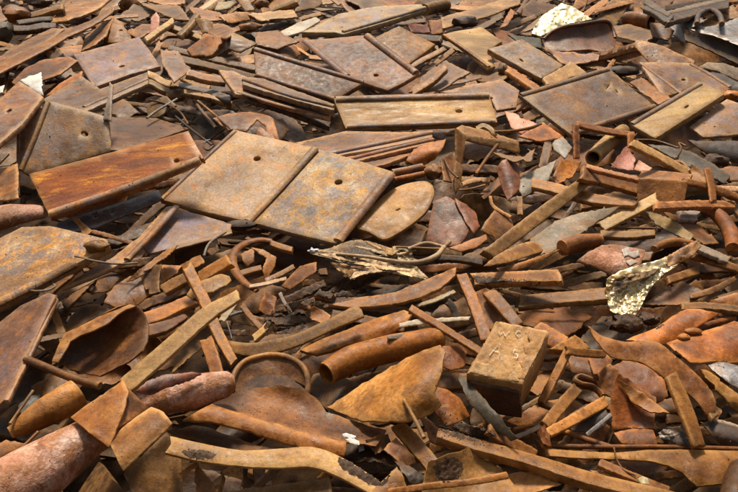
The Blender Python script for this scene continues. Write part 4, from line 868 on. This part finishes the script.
sh(5.3, 'brown triangular blade right of the square tan bar', '419,414 438,428 457,444 451,449 430,441', 'rust', a=18, tint=(1.4,1.1,.9), th=3)
sh(5.5, 'orange tan wedge at the bottom centre edge', '372,492 384,480 397,467 404,478 412,496 390,500', 'tan', a=22, tint=(.9,.7,.48))
sh(5.2, 'grey brown crumbling bar left of the square tan bar', '393,459 402,462 418,472 433,482 416,489 400,468', 'grey', a=10, rough=1.8, jag=.8, tint=(.62,.5,.4))
sh(4.8, 'brown angular shard above the orange tan wedge', '384,450 396,438 408,450 420,462 404,466', 'rust', a=16, tint=(1.2,1,.9))
st(4.4, 'dark brown flat piece right of the trough soil', '366,440 388,434 392,446 376,454', 'rust', tint=(.8,.7,.6))
# =============================== lower right quarter
# marked block
plate(6.2, 'metal_block', 'tan square block with chalk letters in the lower right of centre', 'block', '497,322 514,325 531,328 548,332 540,350 531,367 522,384 504,380 486,377 468,373 478,356 488,339', 'straw', a=24, b=-7, th=72, jag=.3, rough=1.7, sp=2, rim=1.4, tint=(.92,.8,.72), spread=.0,
      parts=[('scale_flake', '530,329 547,333 540,349 531,366 524,379 518,378 523,368 519,362 526,354 524,347 531,342 528,336', 'straw', dict(up=.7, th=1.6, rough=1.2, sp=1.6, jag=.5, tint=(.82,.7,.6))),
             ('scale_flake', '470,372 476,361 486,364 497,362 505,368 514,371 519,381 504,379 486,376', 'straw', dict(up=.5, th=1.4, rough=1.0, sp=1.6, jag=.5, tint=(1.0,.86,.76)))])
CHALK = ['498.5,332 499.5,336 503,332.5 505,336.5 509,332.5', '521,332 517.5,331.5 515.5,334.5 518,337.5 521,336', '489.5,355.5 500,343.5 499.5,357.5', '493,351.5 499.5,352.5', '519.5,351.5 514.5,350 513,353.5 517.5,355 517,358.5 511.5,358']
br(4.6, 'thin flat bar of a bent frame right of the marked block', '541,402 554,375 568,349', 7, 'tan', th=4, a=14, tint=(.85,.68,.5))
br(4.8, 'level tan bar at the top of the bent frame', '567,350 585,352 604,354', 7, 'tan', th=5, tint=(.8,.62,.45))
br(4.4, 'short brown bar at the bottom of the bent frame', '539,401 548,404 557,406', 5, 'tan', tint=(.7,.55,.42))
plate(4.2, 'small_block', 'orange tan block behind the marked block', 'block', '550,349 562,342 575,335 583,341 590,348 570,350', 'tan', a=12, th=8, tint=(1,.78,.48))
st(3.6, 'brown sheet behind the marked block', '532,329 541,322 554,329 568,337 562,343 552,347', 'rust', a=14, tint=(1.35,1.05,.85))
tube(5.1, 'curled_strap', 'curled brown strap loop right of the bent frame', 'strap', '603,391 599,384 590,380 580,377 575,381 582,385 592,387 598,391 603,397', 2.6, 'rust', flat=1.6, tint=(1.4,1.1,.85), sides=10)
br(5.2, 'long tan bar rising right from the wire end below the block', '545,434 566,422 586,411 607,400', (8,10,11,11), 'tan', th=6, a=12, tint=(.95,.74,.52))
br(4.9, 'shorter brown bar beside the long tan rising bar', '547,424 562,406 579,386', 12, 'tan', th=6, a=12, tint=(.72,.54,.38))
lump(5.5, 'scrap_lump', 'small ragged rusty lump hanging at the end of the rising bar', 'scrap lump', 545, 438, 5, 9, 'orange', (.75,.7,.7), rough=.8)
rod(5.3, 'brown rod at the bottom right leading right', '563,431 588,440 616,449', 3, 'rust', tint=(1.5,1.2,1))
plate(5.0, 'torn_sheet', 'large wavy brown sheet with a torn top edge at the right', 'torn sheet', '588,326 600,335 612,339 626,342 640,341 654,341 664,346 673,354 683,362 692,370 704,382 716,402 709,416 698,402 684,390 668,380 652,368 638,361 620,359 606,352', 'rust', a=24, b=4, th=2, bend=[(20,5)], rough=3.0, jag=.5, tint=(1.15,.95,.8), spread=.02)
st(4.4, 'red brown inner sheet below the torn wavy sheet', '612,366 628,360 646,366 664,380 668,396 656,404 640,398 620,384', 'rust', a=20, b=-6, tint=(1.2,.85,.68), rough=1.8)
plate(5.6, 'scrap_sheet', 'hanging rusty square sheet at the lower right', 'scrap sheet', '612,396 614,384 618,374 634,384 656,397 655,412 654,428 634,428 612,430', 'rust', a=34, b=-4, th=2, tint=(1.25,.95,.75), rough=1.5, parts=[
    ('curled_end', '614,433 632,429 653,430 657,441 655,452 646,447 636,444 622,443', 'rust', dict(a=18, bend=[(0,5)], th=2, up=3, tint=(1.3,1.0,.8)))], spread=.02)
sh(5.7, 'orange wedge crossing the hanging rusty square sheet', '618,380 634,388 652,400 670,413 650,412 632,402', 'tan', a=14, tint=(.98,.74,.44), th=2)
st(5.3, 'brown sheet left of the hanging square sheet', '598,372 610,364 619,372 620,394 612,398 602,392', 'rust', a=26, b=-20, bend=[(80,4)], tint=(1.25,1,.8))
br(5.8, 'yellow brown flat bar standing at the lower right', '672,375 682,398 692,422 700,446', (10,12,12,11), 'tan', th=5, a=20, b=14, tint=(.80,.62,.36), spread=.02)
sh(5.5, 'light orange pointed strip at the right edge', '701,369 710,372 738,394 752,404 752,418 738,411 716,390', 'tan', a=22, b=-4, tint=(1.05,.85,.58), th=3, spread=.02)
sh(3.6, 'blue grey steel flakes behind the light orange strip', '704,362 722,362 738,366 752,380 738,388 720,376', 'steel', a=10, tint=(1,1.05,1.15), rough=1.5)
br(4.7, 'level brown bar at the right below the golden foil', '680,306 710,306 752,310', 6, 'tan', tint=(.78,.6,.45))
sh(4.4, 'orange brown triangle at the right edge above the level brown bar', '700,304 718,298 752,290 752,306 726,305', 'rust', a=10, tint=(1.7,1.35,1))
st(4.8, 'curved orange brown sheet below the golden foil cup', '626,340 640,334 656,328 670,318 684,309 700,309 719,313 706,321 690,330 678,338 665,344 648,341', 'rust', a=12, b=-6, th=2.5, bend=[(-25,6)], tint=(1.7,1.3,.95), spread=.02)
st(4.2, 'broad orange brown plate at the right edge above the blue flakes', '667,343 690,335 714,328 738,322 756,320 756,362 738,362 712,361 690,362 678,352', 'rust', a=10, b=-4, th=3, tint=(1.75,1.35,1.0), spread=.02, rough=1.6)
rod(4.9, 'brown round rod lying on the broad orange plate', '692,331 712,324 734,318', 3.4, 'rust', tint=(1.4,1.1,.9))
lump(5.0, 'scrap_lump', 'upper small pebble like nut on the broad orange plate', 'scrap lump', 693, 331, 9, 3.4, 'tan', (.8,.6,.45), rough=.15)
lump(5.1, 'scrap_lump', 'lower small pebble like nut on the broad orange plate', 'scrap lump', 684, 337, 6, 3.4, 'tan', (.95,.75,.55), rough=.15)
lump(4.3, 'scrap_lump', 'dark gravelly lump under the golden foil cup', 'scrap lump', 624, 324, 15, 9, 'grit', (.9,.75,.6), rough=.5)
lump(4.2, 'scrap_lump', 'second dark gravelly lump right of the one under the foil', 'scrap lump', 650, 319, 11, 6, 'grit', (1.1,.8,.6), rough=.6)
st(3.2, 'brown sheet in shade left of the torn wavy sheet', '566,352 584,356 600,360 606,372 588,380 572,372', 'rust', a=10, tint=(.9,.8,.7))
sh(5.4, 'long curved tan plate with a scooped edge along the bottom right', '545,449 580,451 615,453 650,450 690,450 738,451 752,452 744,470 727,483 697,486 690,480 682,472 668,465 650,461 620,459 580,458 547,456', 'tan', a=14, b=0, th=3, bend=[(2,3)], tint=(.85,.65,.36), spread=.02)
rod(5.5, 'thin dark pipe along the back of the long scooped plate', '545,446 600,447 660,447 740,449', 2.4, 'rust', tint=(.8,.7,.65))
pipe(6.0, 'dark brown pipe end at the bottom right corner', '733,512 738,486 744,470', (14,14,13), 'rust', tint=(.7,.6,.55))
br(5.9, 'long brown bar running along the bottom toward the right', '441,433 480,445 530,460 590,477 640,489 690,502', (10,11,11,12,12,12), 'tan', th=10, a=-2, b=4, tint=(.85,.64,.44), spread=.02)
br(5.0, 'grey brown bar behind the long bottom bar', '488,428 512,442 538,456', 10, 'tan', th=5, tint=(.62,.5,.38))
sh(5.2, 'dark green grey wedge below the marked block', '458,378 466,377 490,407 517,437 510,440 488,424 470,404', 'grey', a=16, th=3, tint=(.42,.42,.34))
sp_(5.1, 'thin grey strip end below the marked block', '516,437 528,432 541,426', 4, 'grey', tint=(.8,.7,.6))
rod(5.0, 'thin brown rod above the grey strip end', '514,429 530,426 546,424', 1.8, 'rust', tint=(1.2,1,.9))
sh(5.4, 'tan shard at the bottom edge under the long bottom bar', '507,475 518,472 530,472 545,477 561,484 540,491 516,496', 'straw', a=14, tint=(.85,.68,.48))
plate(5.6, 'scrap_sheet', 'tan plate sprinkled with dark soil at the bottom centre', 'scrap sheet', '428,462 448,454 470,448 488,461 506,474 522,500 420,500', 'straw', a=14, b=2, th=3, tint=(.92,.74,.52), spread=.02)
br(6.1, 'narrow orange tan bar across the bottom edge', '388,492 430,486 470,481 508,475', 6, 'tan', th=4, tint=(1.0,.78,.52), spread=.03)
sh(4.4, 'dark grey shard in the gap at the bottom right', '566,416 586,404 604,404 612,420 596,430 572,430', 'dark', tint=(1.6,1.4,1.2))
sp_(4.6, 'thin grey strip in the bottom right gap', '588,434 598,426 612,414', 3.5, 'steel', tint=(1.2,1.1,1))
st(4.3, 'dark sheet with a pale rim at the right edge above the scooped plate', '704,426 710,421 722,421 740,427 752,436 752,450 722,446 712,436', 'dark', a=18, th=2, tint=(1.2,1,.9), parts=[('rim', '703,426 709,420 722,420 740,426 741,429 722,424 711,424 706,429', 'pale', dict(up=3, th=1, tint=(.7,.6,.5)))])
lump(4.6, 'white_scrap', 'shiny grey white crumpled bit beside the hanging sheet', 'white scrap', 668, 435, 7, 4, 'steel', (3.2,2.9,2.5), rough=.9)
lump(4.4, 'scrap_lump', 'grey lump right of the hanging square sheet', 'scrap lump', 676, 440, 13, 8, 'steel', (.7,.6,.55))
sh(4.8, 'pale grey blade left of the standing yellow brown bar', '681,424 690,433 693,442 686,438', 'steel', a=24, tint=(1.6,1.6,1.7))
lump(6.0, 'plastic_chip', 'pale green chip at the bottom right edge', 'chip', 644, 482, 5, 4, 'grey', (1.6,1.8,1.4), rough=.3)
wire(6.1, 'thin wire dangling below the rod at the bottom right', '614,448 617,460 624,470 636,476', .9, 'rust')
br(5.7, 'dark flat bar at the bottom right under the scooped plate', '600,462 630,474 668,490', 7, 'rust', tint=(.9,.75,.65))
sh(4.6, 'tan scrap at the bottom edge left of the pale green chip', '590,470 612,474 632,484 612,488', 'rust', tint=(.9,.8,.7))
st(3.8, 'orange brown curved sheet behind the level tan frame bar', '588,356 602,350 612,360 606,372 594,374', 'rust', a=12, tint=(1.2,1,.8))
br(4.7, 'dark brown bar hidden under the standing yellow brown bar', '694,378 706,398 716,418', 7, 'rust', b=14, tint=(1,.9,.85))
st(4.0, 'brown sheet with ragged edge at the lower right', '700,398 712,402 722,412 716,424 706,418', 'rust', rough=2, tint=(1.1,.9,.75))
# ---------------------------------------------------------------- build from the deepest piece to the topmost
for layer, key, i, fn in sorted(PIECES, key=lambda t: (t[0], t[1], t[2])): fn()

# loose pieces half hidden in the gaps, each labelled by the piece it lies beside
DEEP = [pts(z) for z in ('232,100 262,98 340,124 345,142 300,136 270,112 240,112', '58,312 110,292 130,290 100,310 66,332', '100,440 135,478 130,500 72,500', '0,396 44,386 30,400 8,426', '170,424 300,448 300,458 180,440',
    '548,252 600,246 612,262 585,270 552,268', '520,306 560,306 606,304 600,322 560,322', '640,142 700,148 740,142 740,166 700,160', '505,142 552,140 556,158 522,172', '50,222 70,218 140,208 150,214 130,226 100,236', '190,462 360,470 360,492 220,492',
    '150,258 228,236 250,246 196,262', '285,240 340,256 330,285 300,280', '205,82 240,92 240,104 206,92', '470,260 520,268 470,272', '640,310 690,292 690,300', '60,336 100,384 60,384', '190,120 214,130 240,134 214,150', '430,130 456,128 452,150')]
def in_deep(u, v): return any(inside(z, np.array([u]), np.array([v]))[0] for z in DEEP)
gap = D > base_depth(GU, GV)*.999
fr = random.Random(33); used = set(); n_fill = 0
short = [h for h in HEROES if len(h[0].split()) <= 11]
SZ = lambda v: 13 + 15*max(0, min(1, v/492))
for tries in range(14000):
    if n_fill >= 330: break
    u, v = fr.uniform(-6, 744), (fr.uniform(-6, 90) if tries % 3 == 0 else fr.uniform(-4, 496))
    i, j = int((v-gv[0])/CELL), int((u-gu[0])/CELL)
    if not gap[i, j] or in_deep(u, v): continue
    rr_ = int(3 if v > 150 else 2)
    if gap[max(0, i-rr_):i+rr_+1, max(0, j-rr_):j+rr_+1].mean() < .5: continue
    best = sorted(short, key=lambda h: np.hypot(*(h[1]-(u, v))))[:9]
    lab = None
    kind = fr.choice(('bar', 'shard', 'sheet', 'strip', 'strip')) if n_fill < 210 else fr.choice(('strip', 'strip', 'shard', 'bar'))
    col = fr.choice(('brown', 'tan', 'dark brown', 'rust brown'))
    for h in best:
        dx, dy = u-h[1][0], v-h[1][1]
        side = ('right of' if dx > 0 else 'left of') if abs(dx) > abs(dy)*1.3 else ('below' if dy > 0 else 'behind')
        lab_ = f'{col} {kind} in the gap {side} the {h[0]}'
        if len(lab_.split()) > 16: lab_ = f'{col} {kind} {side} the {h[0]}'
        if (h[0], side) not in used and len(lab_.split()) <= 16:
            used.add((h[0], side)); lab = lab_; break
    if lab is None: continue
    mat, tint = {'brown': ('rust', (.8, .74, .68)), 'tan': ('tan', (.66, .58, .48)), 'dark brown': ('rust', (.5, .46, .42)), 'rust brown': ('orange', (.48, .43, .4))}[col]  # tints darkened so the gaps read as deep shade
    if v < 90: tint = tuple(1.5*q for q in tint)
    S = SZ(v)*fr.uniform(.8, 1.5); t = fr.gauss(-.25, .5); k = 0
    d = np.array([math.cos(t), math.sin(t)*.7]); c0 = np.array([u, v])
    if kind in ('bar', 'strip'):
        L = S*fr.uniform(2.2, 4.2); w = S*(fr.uniform(.28, .45) if kind == 'bar' else fr.uniform(.14, .36))
        poly = offset_line(np.stack([c0-d*L/2, c0+d*L*.05+np.array([fr.uniform(-1, 1), fr.uniform(-1, 1)])*S*.08, c0+d*L/2]), w)
        nm, ct, th_ = ('steel_bar', 'steel bar', S*.16) if kind == 'bar' else ('steel_strip', 'steel strip', 1.1)
    else:
        k = fr.choice((4, 5, 6)); an = sorted(fr.uniform(0, 6.28) for _ in range(k)); e = np.array([-d[1], d[0]])
        S *= 1.5; an = [2*math.pi*(q+fr.uniform(-.3, .3))/k for q in range(k)]
        poly = np.array([c0+d*S*fr.uniform(.9, 1.3)*math.cos(x)+e*S*fr.uniform(.3, .55)*math.sin(x) for x in an])
        nm, ct, th_ = ('steel_shard', 'steel shard', 1.3) if kind == 'shard' else ('scrap_sheet', 'scrap sheet', 1.4)
    k0 = len(PIECES)
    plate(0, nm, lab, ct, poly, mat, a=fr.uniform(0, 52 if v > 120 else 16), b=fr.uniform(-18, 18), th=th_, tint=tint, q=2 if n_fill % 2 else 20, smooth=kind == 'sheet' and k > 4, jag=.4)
    # lie a little below the pieces around
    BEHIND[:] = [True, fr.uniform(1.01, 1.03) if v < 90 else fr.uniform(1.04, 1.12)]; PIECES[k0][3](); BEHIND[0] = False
    gap &= ~(seg_dist(poly, GU, GV) < 2) & ~inside(poly, GU, GV)
    n_fill += 1
bpy.context.view_layer.update()

# chalk letters: narrow raised strips lying on the block's top face
blk = bpy.data.objects['metal_block']
from mathutils.bvhtree import BVHTree
body = [c for c in blk.children if c.name.startswith('block_body')][0]
bv, bp = [], []
for ch in blk.children:
    n0 = len(bv); bv += [ch.matrix_world @ v.co for v in ch.data.vertices]; bp += [tuple(n0+i for i in p.vertices) for p in ch.data.polygons]
Tb = BVHTree.FromPolygons(bv, bp)
def on_block(u, v, lift):
    d = Vector(RN @ ray(np.array([float(u)]), np.array([float(v)]))[0]).normalized()
    h, nn, _, _ = Tb.ray_cast(CAMPOS, d)
    return h, nn, d
# the dark bare end of the block
ev = [on_block(u, v, 0) for u, v in ((478, 385), (515, 394), (497, 398))]
if all(e[0] is not None for e in ev):
    nn = (ev[1][0]-ev[0][0]).cross(ev[2][0]-ev[0][0]).normalized()
    if nn.dot(ev[0][2]) > 0: nn = -nn
    q = []
    for u, v in ((471.5, 380), (490, 384), (505, 387), (519, 390), (521, 402), (522, 415), (510, 413.5), (495, 411), (478, 407), (474, 393)):
        d = Vector(RN @ ray(np.array([float(u)]), np.array([float(v)]))[0]).normalized()
        q.append(CAMPOS + d*((ev[0][0]-CAMPOS).dot(nn)/d.dot(nn)) + nn*.003)
    q2 = [p-nn*.006 for p in q]; n = len(q)
    link('end_face', np.array([tuple(p) for p in q+q2]), [tuple(range(n))[::-1]]+[(i, (i+1) % n, n+(i+1) % n, n+i) for i in range(n)], 'dark', None, origin=np.array(blk.location), parent=blk, sharp=10, tint=(3.4, 3.0, 2.5))
rng = random.Random(4)
for stroke in CHALK:
    p = pts(stroke); q = []
    for a, b in zip(p[:-1], p[1:]):
        k = max(2, int(np.hypot(*(b-a))/1.1)); q += [a+(b-a)*t for t in np.linspace(0, 1, k, endpoint=False)]
    q.append(p[-1]); q = np.array(q)
    pl = offset_line(q, .8); n = len(q)
    pl = pl + np.array([[rng.uniform(-.3, .3), rng.uniform(-.3, .3)] for _ in pl])
    V = []
    for u, v in pl:
        d = Vector(RN @ ray(np.array([u]), np.array([v]))[0]).normalized()
        h, nn, _, _ = Tb.ray_cast(CAMPOS, d)
        if h is None: h = CAMPOS + d*.7; nn = -d
        V.append(np.array(h+nn*.0014))
    Fc = [(i, i+1, 2*n-2-i, 2*n-1-i) for i in range(n-1) if rng.random() > .14]
    link('chalk_letter', np.array(V), Fc, 'chalk', None, origin=np.array(blk.location), parent=blk)

# ---------------------------------------------------------------- the ground under the heap and the loose rubble in its gaps
NW = Vector(RN @ N0); XA = Vector((1, 0, 0)); YA = NW.cross(XA)
ORG = CAMPOS - NW*H0
if YA.y < 0: YA = -YA
def heap_pt(x, y, h): return ORG + XA*x + YA*y + NW*h
def ground_h(x, y): return -.25 + .028*fbm(x*2.2, y*2.2, 1.0) + .012*fbm(x*9, y*9, 2.0)
V = []; Fc = []
xs = np.concatenate([np.linspace(-14, -2.6, 14), np.linspace(-2.4, 2.4, 97), np.linspace(2.6, 14, 14)])
ys = np.concatenate([np.linspace(-3, .1, 8), np.linspace(.2, 4.4, 90), np.linspace(4.8, 26, 20)])
for y in ys:
    for x in xs: V.append(np.array(heap_pt(x, y, ground_h(x, y))))
w = len(xs)
for j in range(len(ys)-1):
    for i in range(w-1): Fc.append((j*w+i, j*w+i+1, (j+1)*w+i+1, (j+1)*w+i))
go, _ = link('ground', np.array(V), Fc, 'soil', None, sharp=180)
go['kind'] = 'structure'; go['label'] = 'dark soil and rust dust bed under the scrap heap'

def chips(name, label, mat, items):
    V = []; Fc = []; E = []
    for c, ax, ay, az, L, W, T, seed in items:
        r = random.Random(seed); b = len(V); k = r.choice((4, 5, 5, 6))
        ang = sorted(r.uniform(0, 2*math.pi) for _ in range(k)) if k > 4 else [.7, 2.4, 3.9, 5.5]
        ring = [(math.cos(t)*L*r.uniform(.75, 1.1), math.sin(t)*W*r.uniform(.75, 1.1)) for t in ang]
        cv = r.uniform(-.25, .25)
        for s in (.5, -.5):
            for x, y in ring:
                p = c + ax*x + ay*y + az*(s*T + cv*x*x/max(L, 1e-4))
                V.append(np.array(p)); E.append(1.0)
        Fc.append(tuple(b+i for i in range(k))); Fc.append(tuple(b+k+i for i in range(k))[::-1])
        for i in range(k): Fc.append((b+(i+1) % k, b+i, b+k+i, b+k+(i+1) % k))
    ob, _ = link(name, np.array(V), Fc, mat, np.array(E)*.6, sharp=25)
    ob['kind'] = 'stuff'; ob['label'] = label; ob['category'] = 'rubble'
    return ob
def basis(r, tilt):
    t = r.uniform(0, 2*math.pi)
    n = (NW + XA*r.gauss(0, tilt) + YA*r.gauss(0, tilt)).normalized()
    a = (XA*math.cos(t)+YA*math.sin(t)); a = (a-n*a.dot(n)).normalized()
    return a, n.cross(a), n
r = random.Random(21); items = []
def in_view(p):
    q = R3.transposed() @ (p-CAMPOS)
    if q.z > -.05: return None
    return UC + F*q.x/-q.z, VC - F*q.y/-q.z
for k in range(8000):                                   # slivers and flakes lying in the gaps, and over the heap beyond the picture
    y = .28 + 4.6*r.random()**1.5; half = .5 + .62*y; x = r.uniform(-half-.5, half+.5)
    p = heap_pt(x, y, 0); uv = in_view(p)
    vis = uv and -15 < uv[0] < 753 and -12 < uv[1] < 505
    if vis and in_deep(*uv): continue
    big = 1.0 if vis else 3.2
    h = ground_h(x, y) + r.uniform(.06, .17 if vis else .24)
    if vis and y < 2.5: h = ground_h(x, y) + r.uniform(.05, .16)
    a, b, n = basis(r, .35)
    sl = r.random() < .55
    L = r.uniform(.008, .035)*big*(1.25 if sl else .8); W = L*(r.uniform(.12, .3) if sl else r.uniform(.4, .9))
    items.append((heap_pt(x, y, h), a, b, n, L, W, r.uniform(.002, .006), k))
chips('scrap_rubble', 'small rusty slivers and flakes filling the gaps of the heap', 'rubble', items)
# fine crumbs lying where the photograph shows soil on top of pieces
dep = bpy.context.evaluated_depsgraph_get()
def crumbs(areas, seed, name, label, mat):
    r = random.Random(seed); it = []
    for poly, cnt, s0, s1 in areas:
        P = pts(poly); u0, v0 = P.min(0); u1, v1 = P.max(0); n = 0; tries = 0
        while n < cnt and tries < cnt*20:
            tries += 1
            u, v = r.uniform(u0, u1), r.uniform(v0, v1)
            if not inside(P, np.array([u]), np.array([v]))[0]: continue
            d = Vector(RN @ ray(np.array([u]), np.array([v]))[0]).normalized()
            ok, loc, nn, _, _, _ = scn.ray_cast(dep, CAMPOS, d)
            if not ok: continue
            n += 1
            a, b, m = basis(r, .8)
            s = r.uniform(s0, s1)*(loc-CAMPOS).length/F*.5
            it.append((loc+NW*s*.2, a, b, m, s, s*r.uniform(.5, .95), s*r.uniform(.5, 1.1), n))
    chips(name, label, mat, it)
SOIL = ['338,458 352,452 372,456 388,464 392,474 384,486 372,486 356,478 342,470',
        '180,451 190,449 206,450 218,454 214,459 200,461 188,458', '434,464 446,457 458,458 464,466 460,478 446,484 436,478',
        '300,288 325,282 350,276 368,290 352,300 320,306 304,304', '438,426 462,422 484,426 498,436 480,442 452,438', '604,318 630,314 660,316 662,328 634,332 608,330',
        '262,318 284,304 304,300 312,318 300,332 270,334', '470,275 510,279 540,280 530,288 490,290']
V = []; Fc = []; r = random.Random(3)
for k, o in enumerate(SOIL):
    P = closed_curve(pts(o), 4); V2, T2, ol = fill(P, [], 1.7, .8, r)
    ds = seg_dist(ol[0], V2[:, 0], V2[:, 1]); b = len(V); ok = []
    for (u, v), dd in zip(V2, ds):
        d = Vector(RN @ ray(np.array([u]), np.array([v]))[0]).normalized()
        hit, loc, nn, _, _, _ = scn.ray_cast(dep, CAMPOS, d)
        L_ = (loc-CAMPOS).length if hit else 9
        h = L_/F*(min(1, dd/5)*(1.6+1.5*mnoise.noise((u*.22, v*.3, k)))+1.3*mnoise.noise((u*.8, v*.9, k+3))-.5*(1-min(1, dd/2.5)))
        h = max(h, -.0004) if hit else 0
        V.append(np.array(loc+NW*h if hit else CAMPOS+d*9)); ok.append(L_)
    for t in T2.tolist():
        z = [ok[x] for x in t]
        if max(z) < 8 and max(z)-min(z) < .018*min(z): Fc.append(tuple(b+x for x in t))
so, _ = link('soil', np.array(V), Fc, 'grit', None, sharp=60)
so['kind'] = 'stuff'; so['label'] = 'patches of dark crumbly soil lying on the scrap'; so['category'] = 'soil'
crumbs([(o, 110, .5, 1.8) for o in SOIL] + [('215,404 250,398 300,410 345,426 380,434 350,442 300,430 250,416', 160, .4, 1.2), ('440,410 520,440 500,450 430,440', 150, .5, 1.8)], 5, 'soil_crumbs', 'dark soil crumbs lying on and between the scrap', 'grit')
crumbs([('0,0 738,0 738,492 0,492', 700, .5, 1.7)], 9, 'rust_crumbs', 'scattered tiny rust crumbs on the scrap', 'rubble')

# ---------------------------------------------------------------- light, sky, colour
sd = Vector((-.06, .26, .96)).normalized()                  # high, a little beyond the heap
ld = bpy.data.lights.new('sun', 'SUN'); ld.energy = 2.9; ld.angle = math.radians(10); ld.color = (1, .875, .69)
lo = bpy.data.objects.new('sun', ld); COL.objects.link(lo); lo.rotation_euler = sd.to_track_quat('Z', 'Y').to_euler(); lo.location = (0, 0, 8)
wd = bpy.data.worlds.new('World'); scn.world = wd; wd.use_nodes = True; nt = wd.node_tree
sky = nt.nodes.new('ShaderNodeTexSky'); sky.sky_type = 'NISHITA'; sky.sun_disc = False
sky.sun_elevation = math.asin(sd.z); sky.sun_rotation = math.atan2(sd.x, sd.y); sky.air_density = 1.0; sky.dust_density = 6.0; sky.ozone_density = .4
hs = nt.nodes.new('ShaderNodeHueSaturation'); hs.inputs['Saturation'].default_value = .1
bg = nt.nodes['Background']; bg.inputs['Strength'].default_value = .05
nt.links.new(sky.outputs[0], hs.inputs['Color']); nt.links.new(hs.outputs[0], bg.inputs['Color'])
scn.view_settings.view_transform = 'Standard'; scn.view_settings.look = 'None'
scn.view_settings.exposure = .84; scn.view_settings.gamma = 1; scn.view_settings.use_curve_mapping = False
scn.render.engine = 'CYCLES'; scn.cycles.max_bounces = 6; scn.cycles.diffuse_bounces = 3
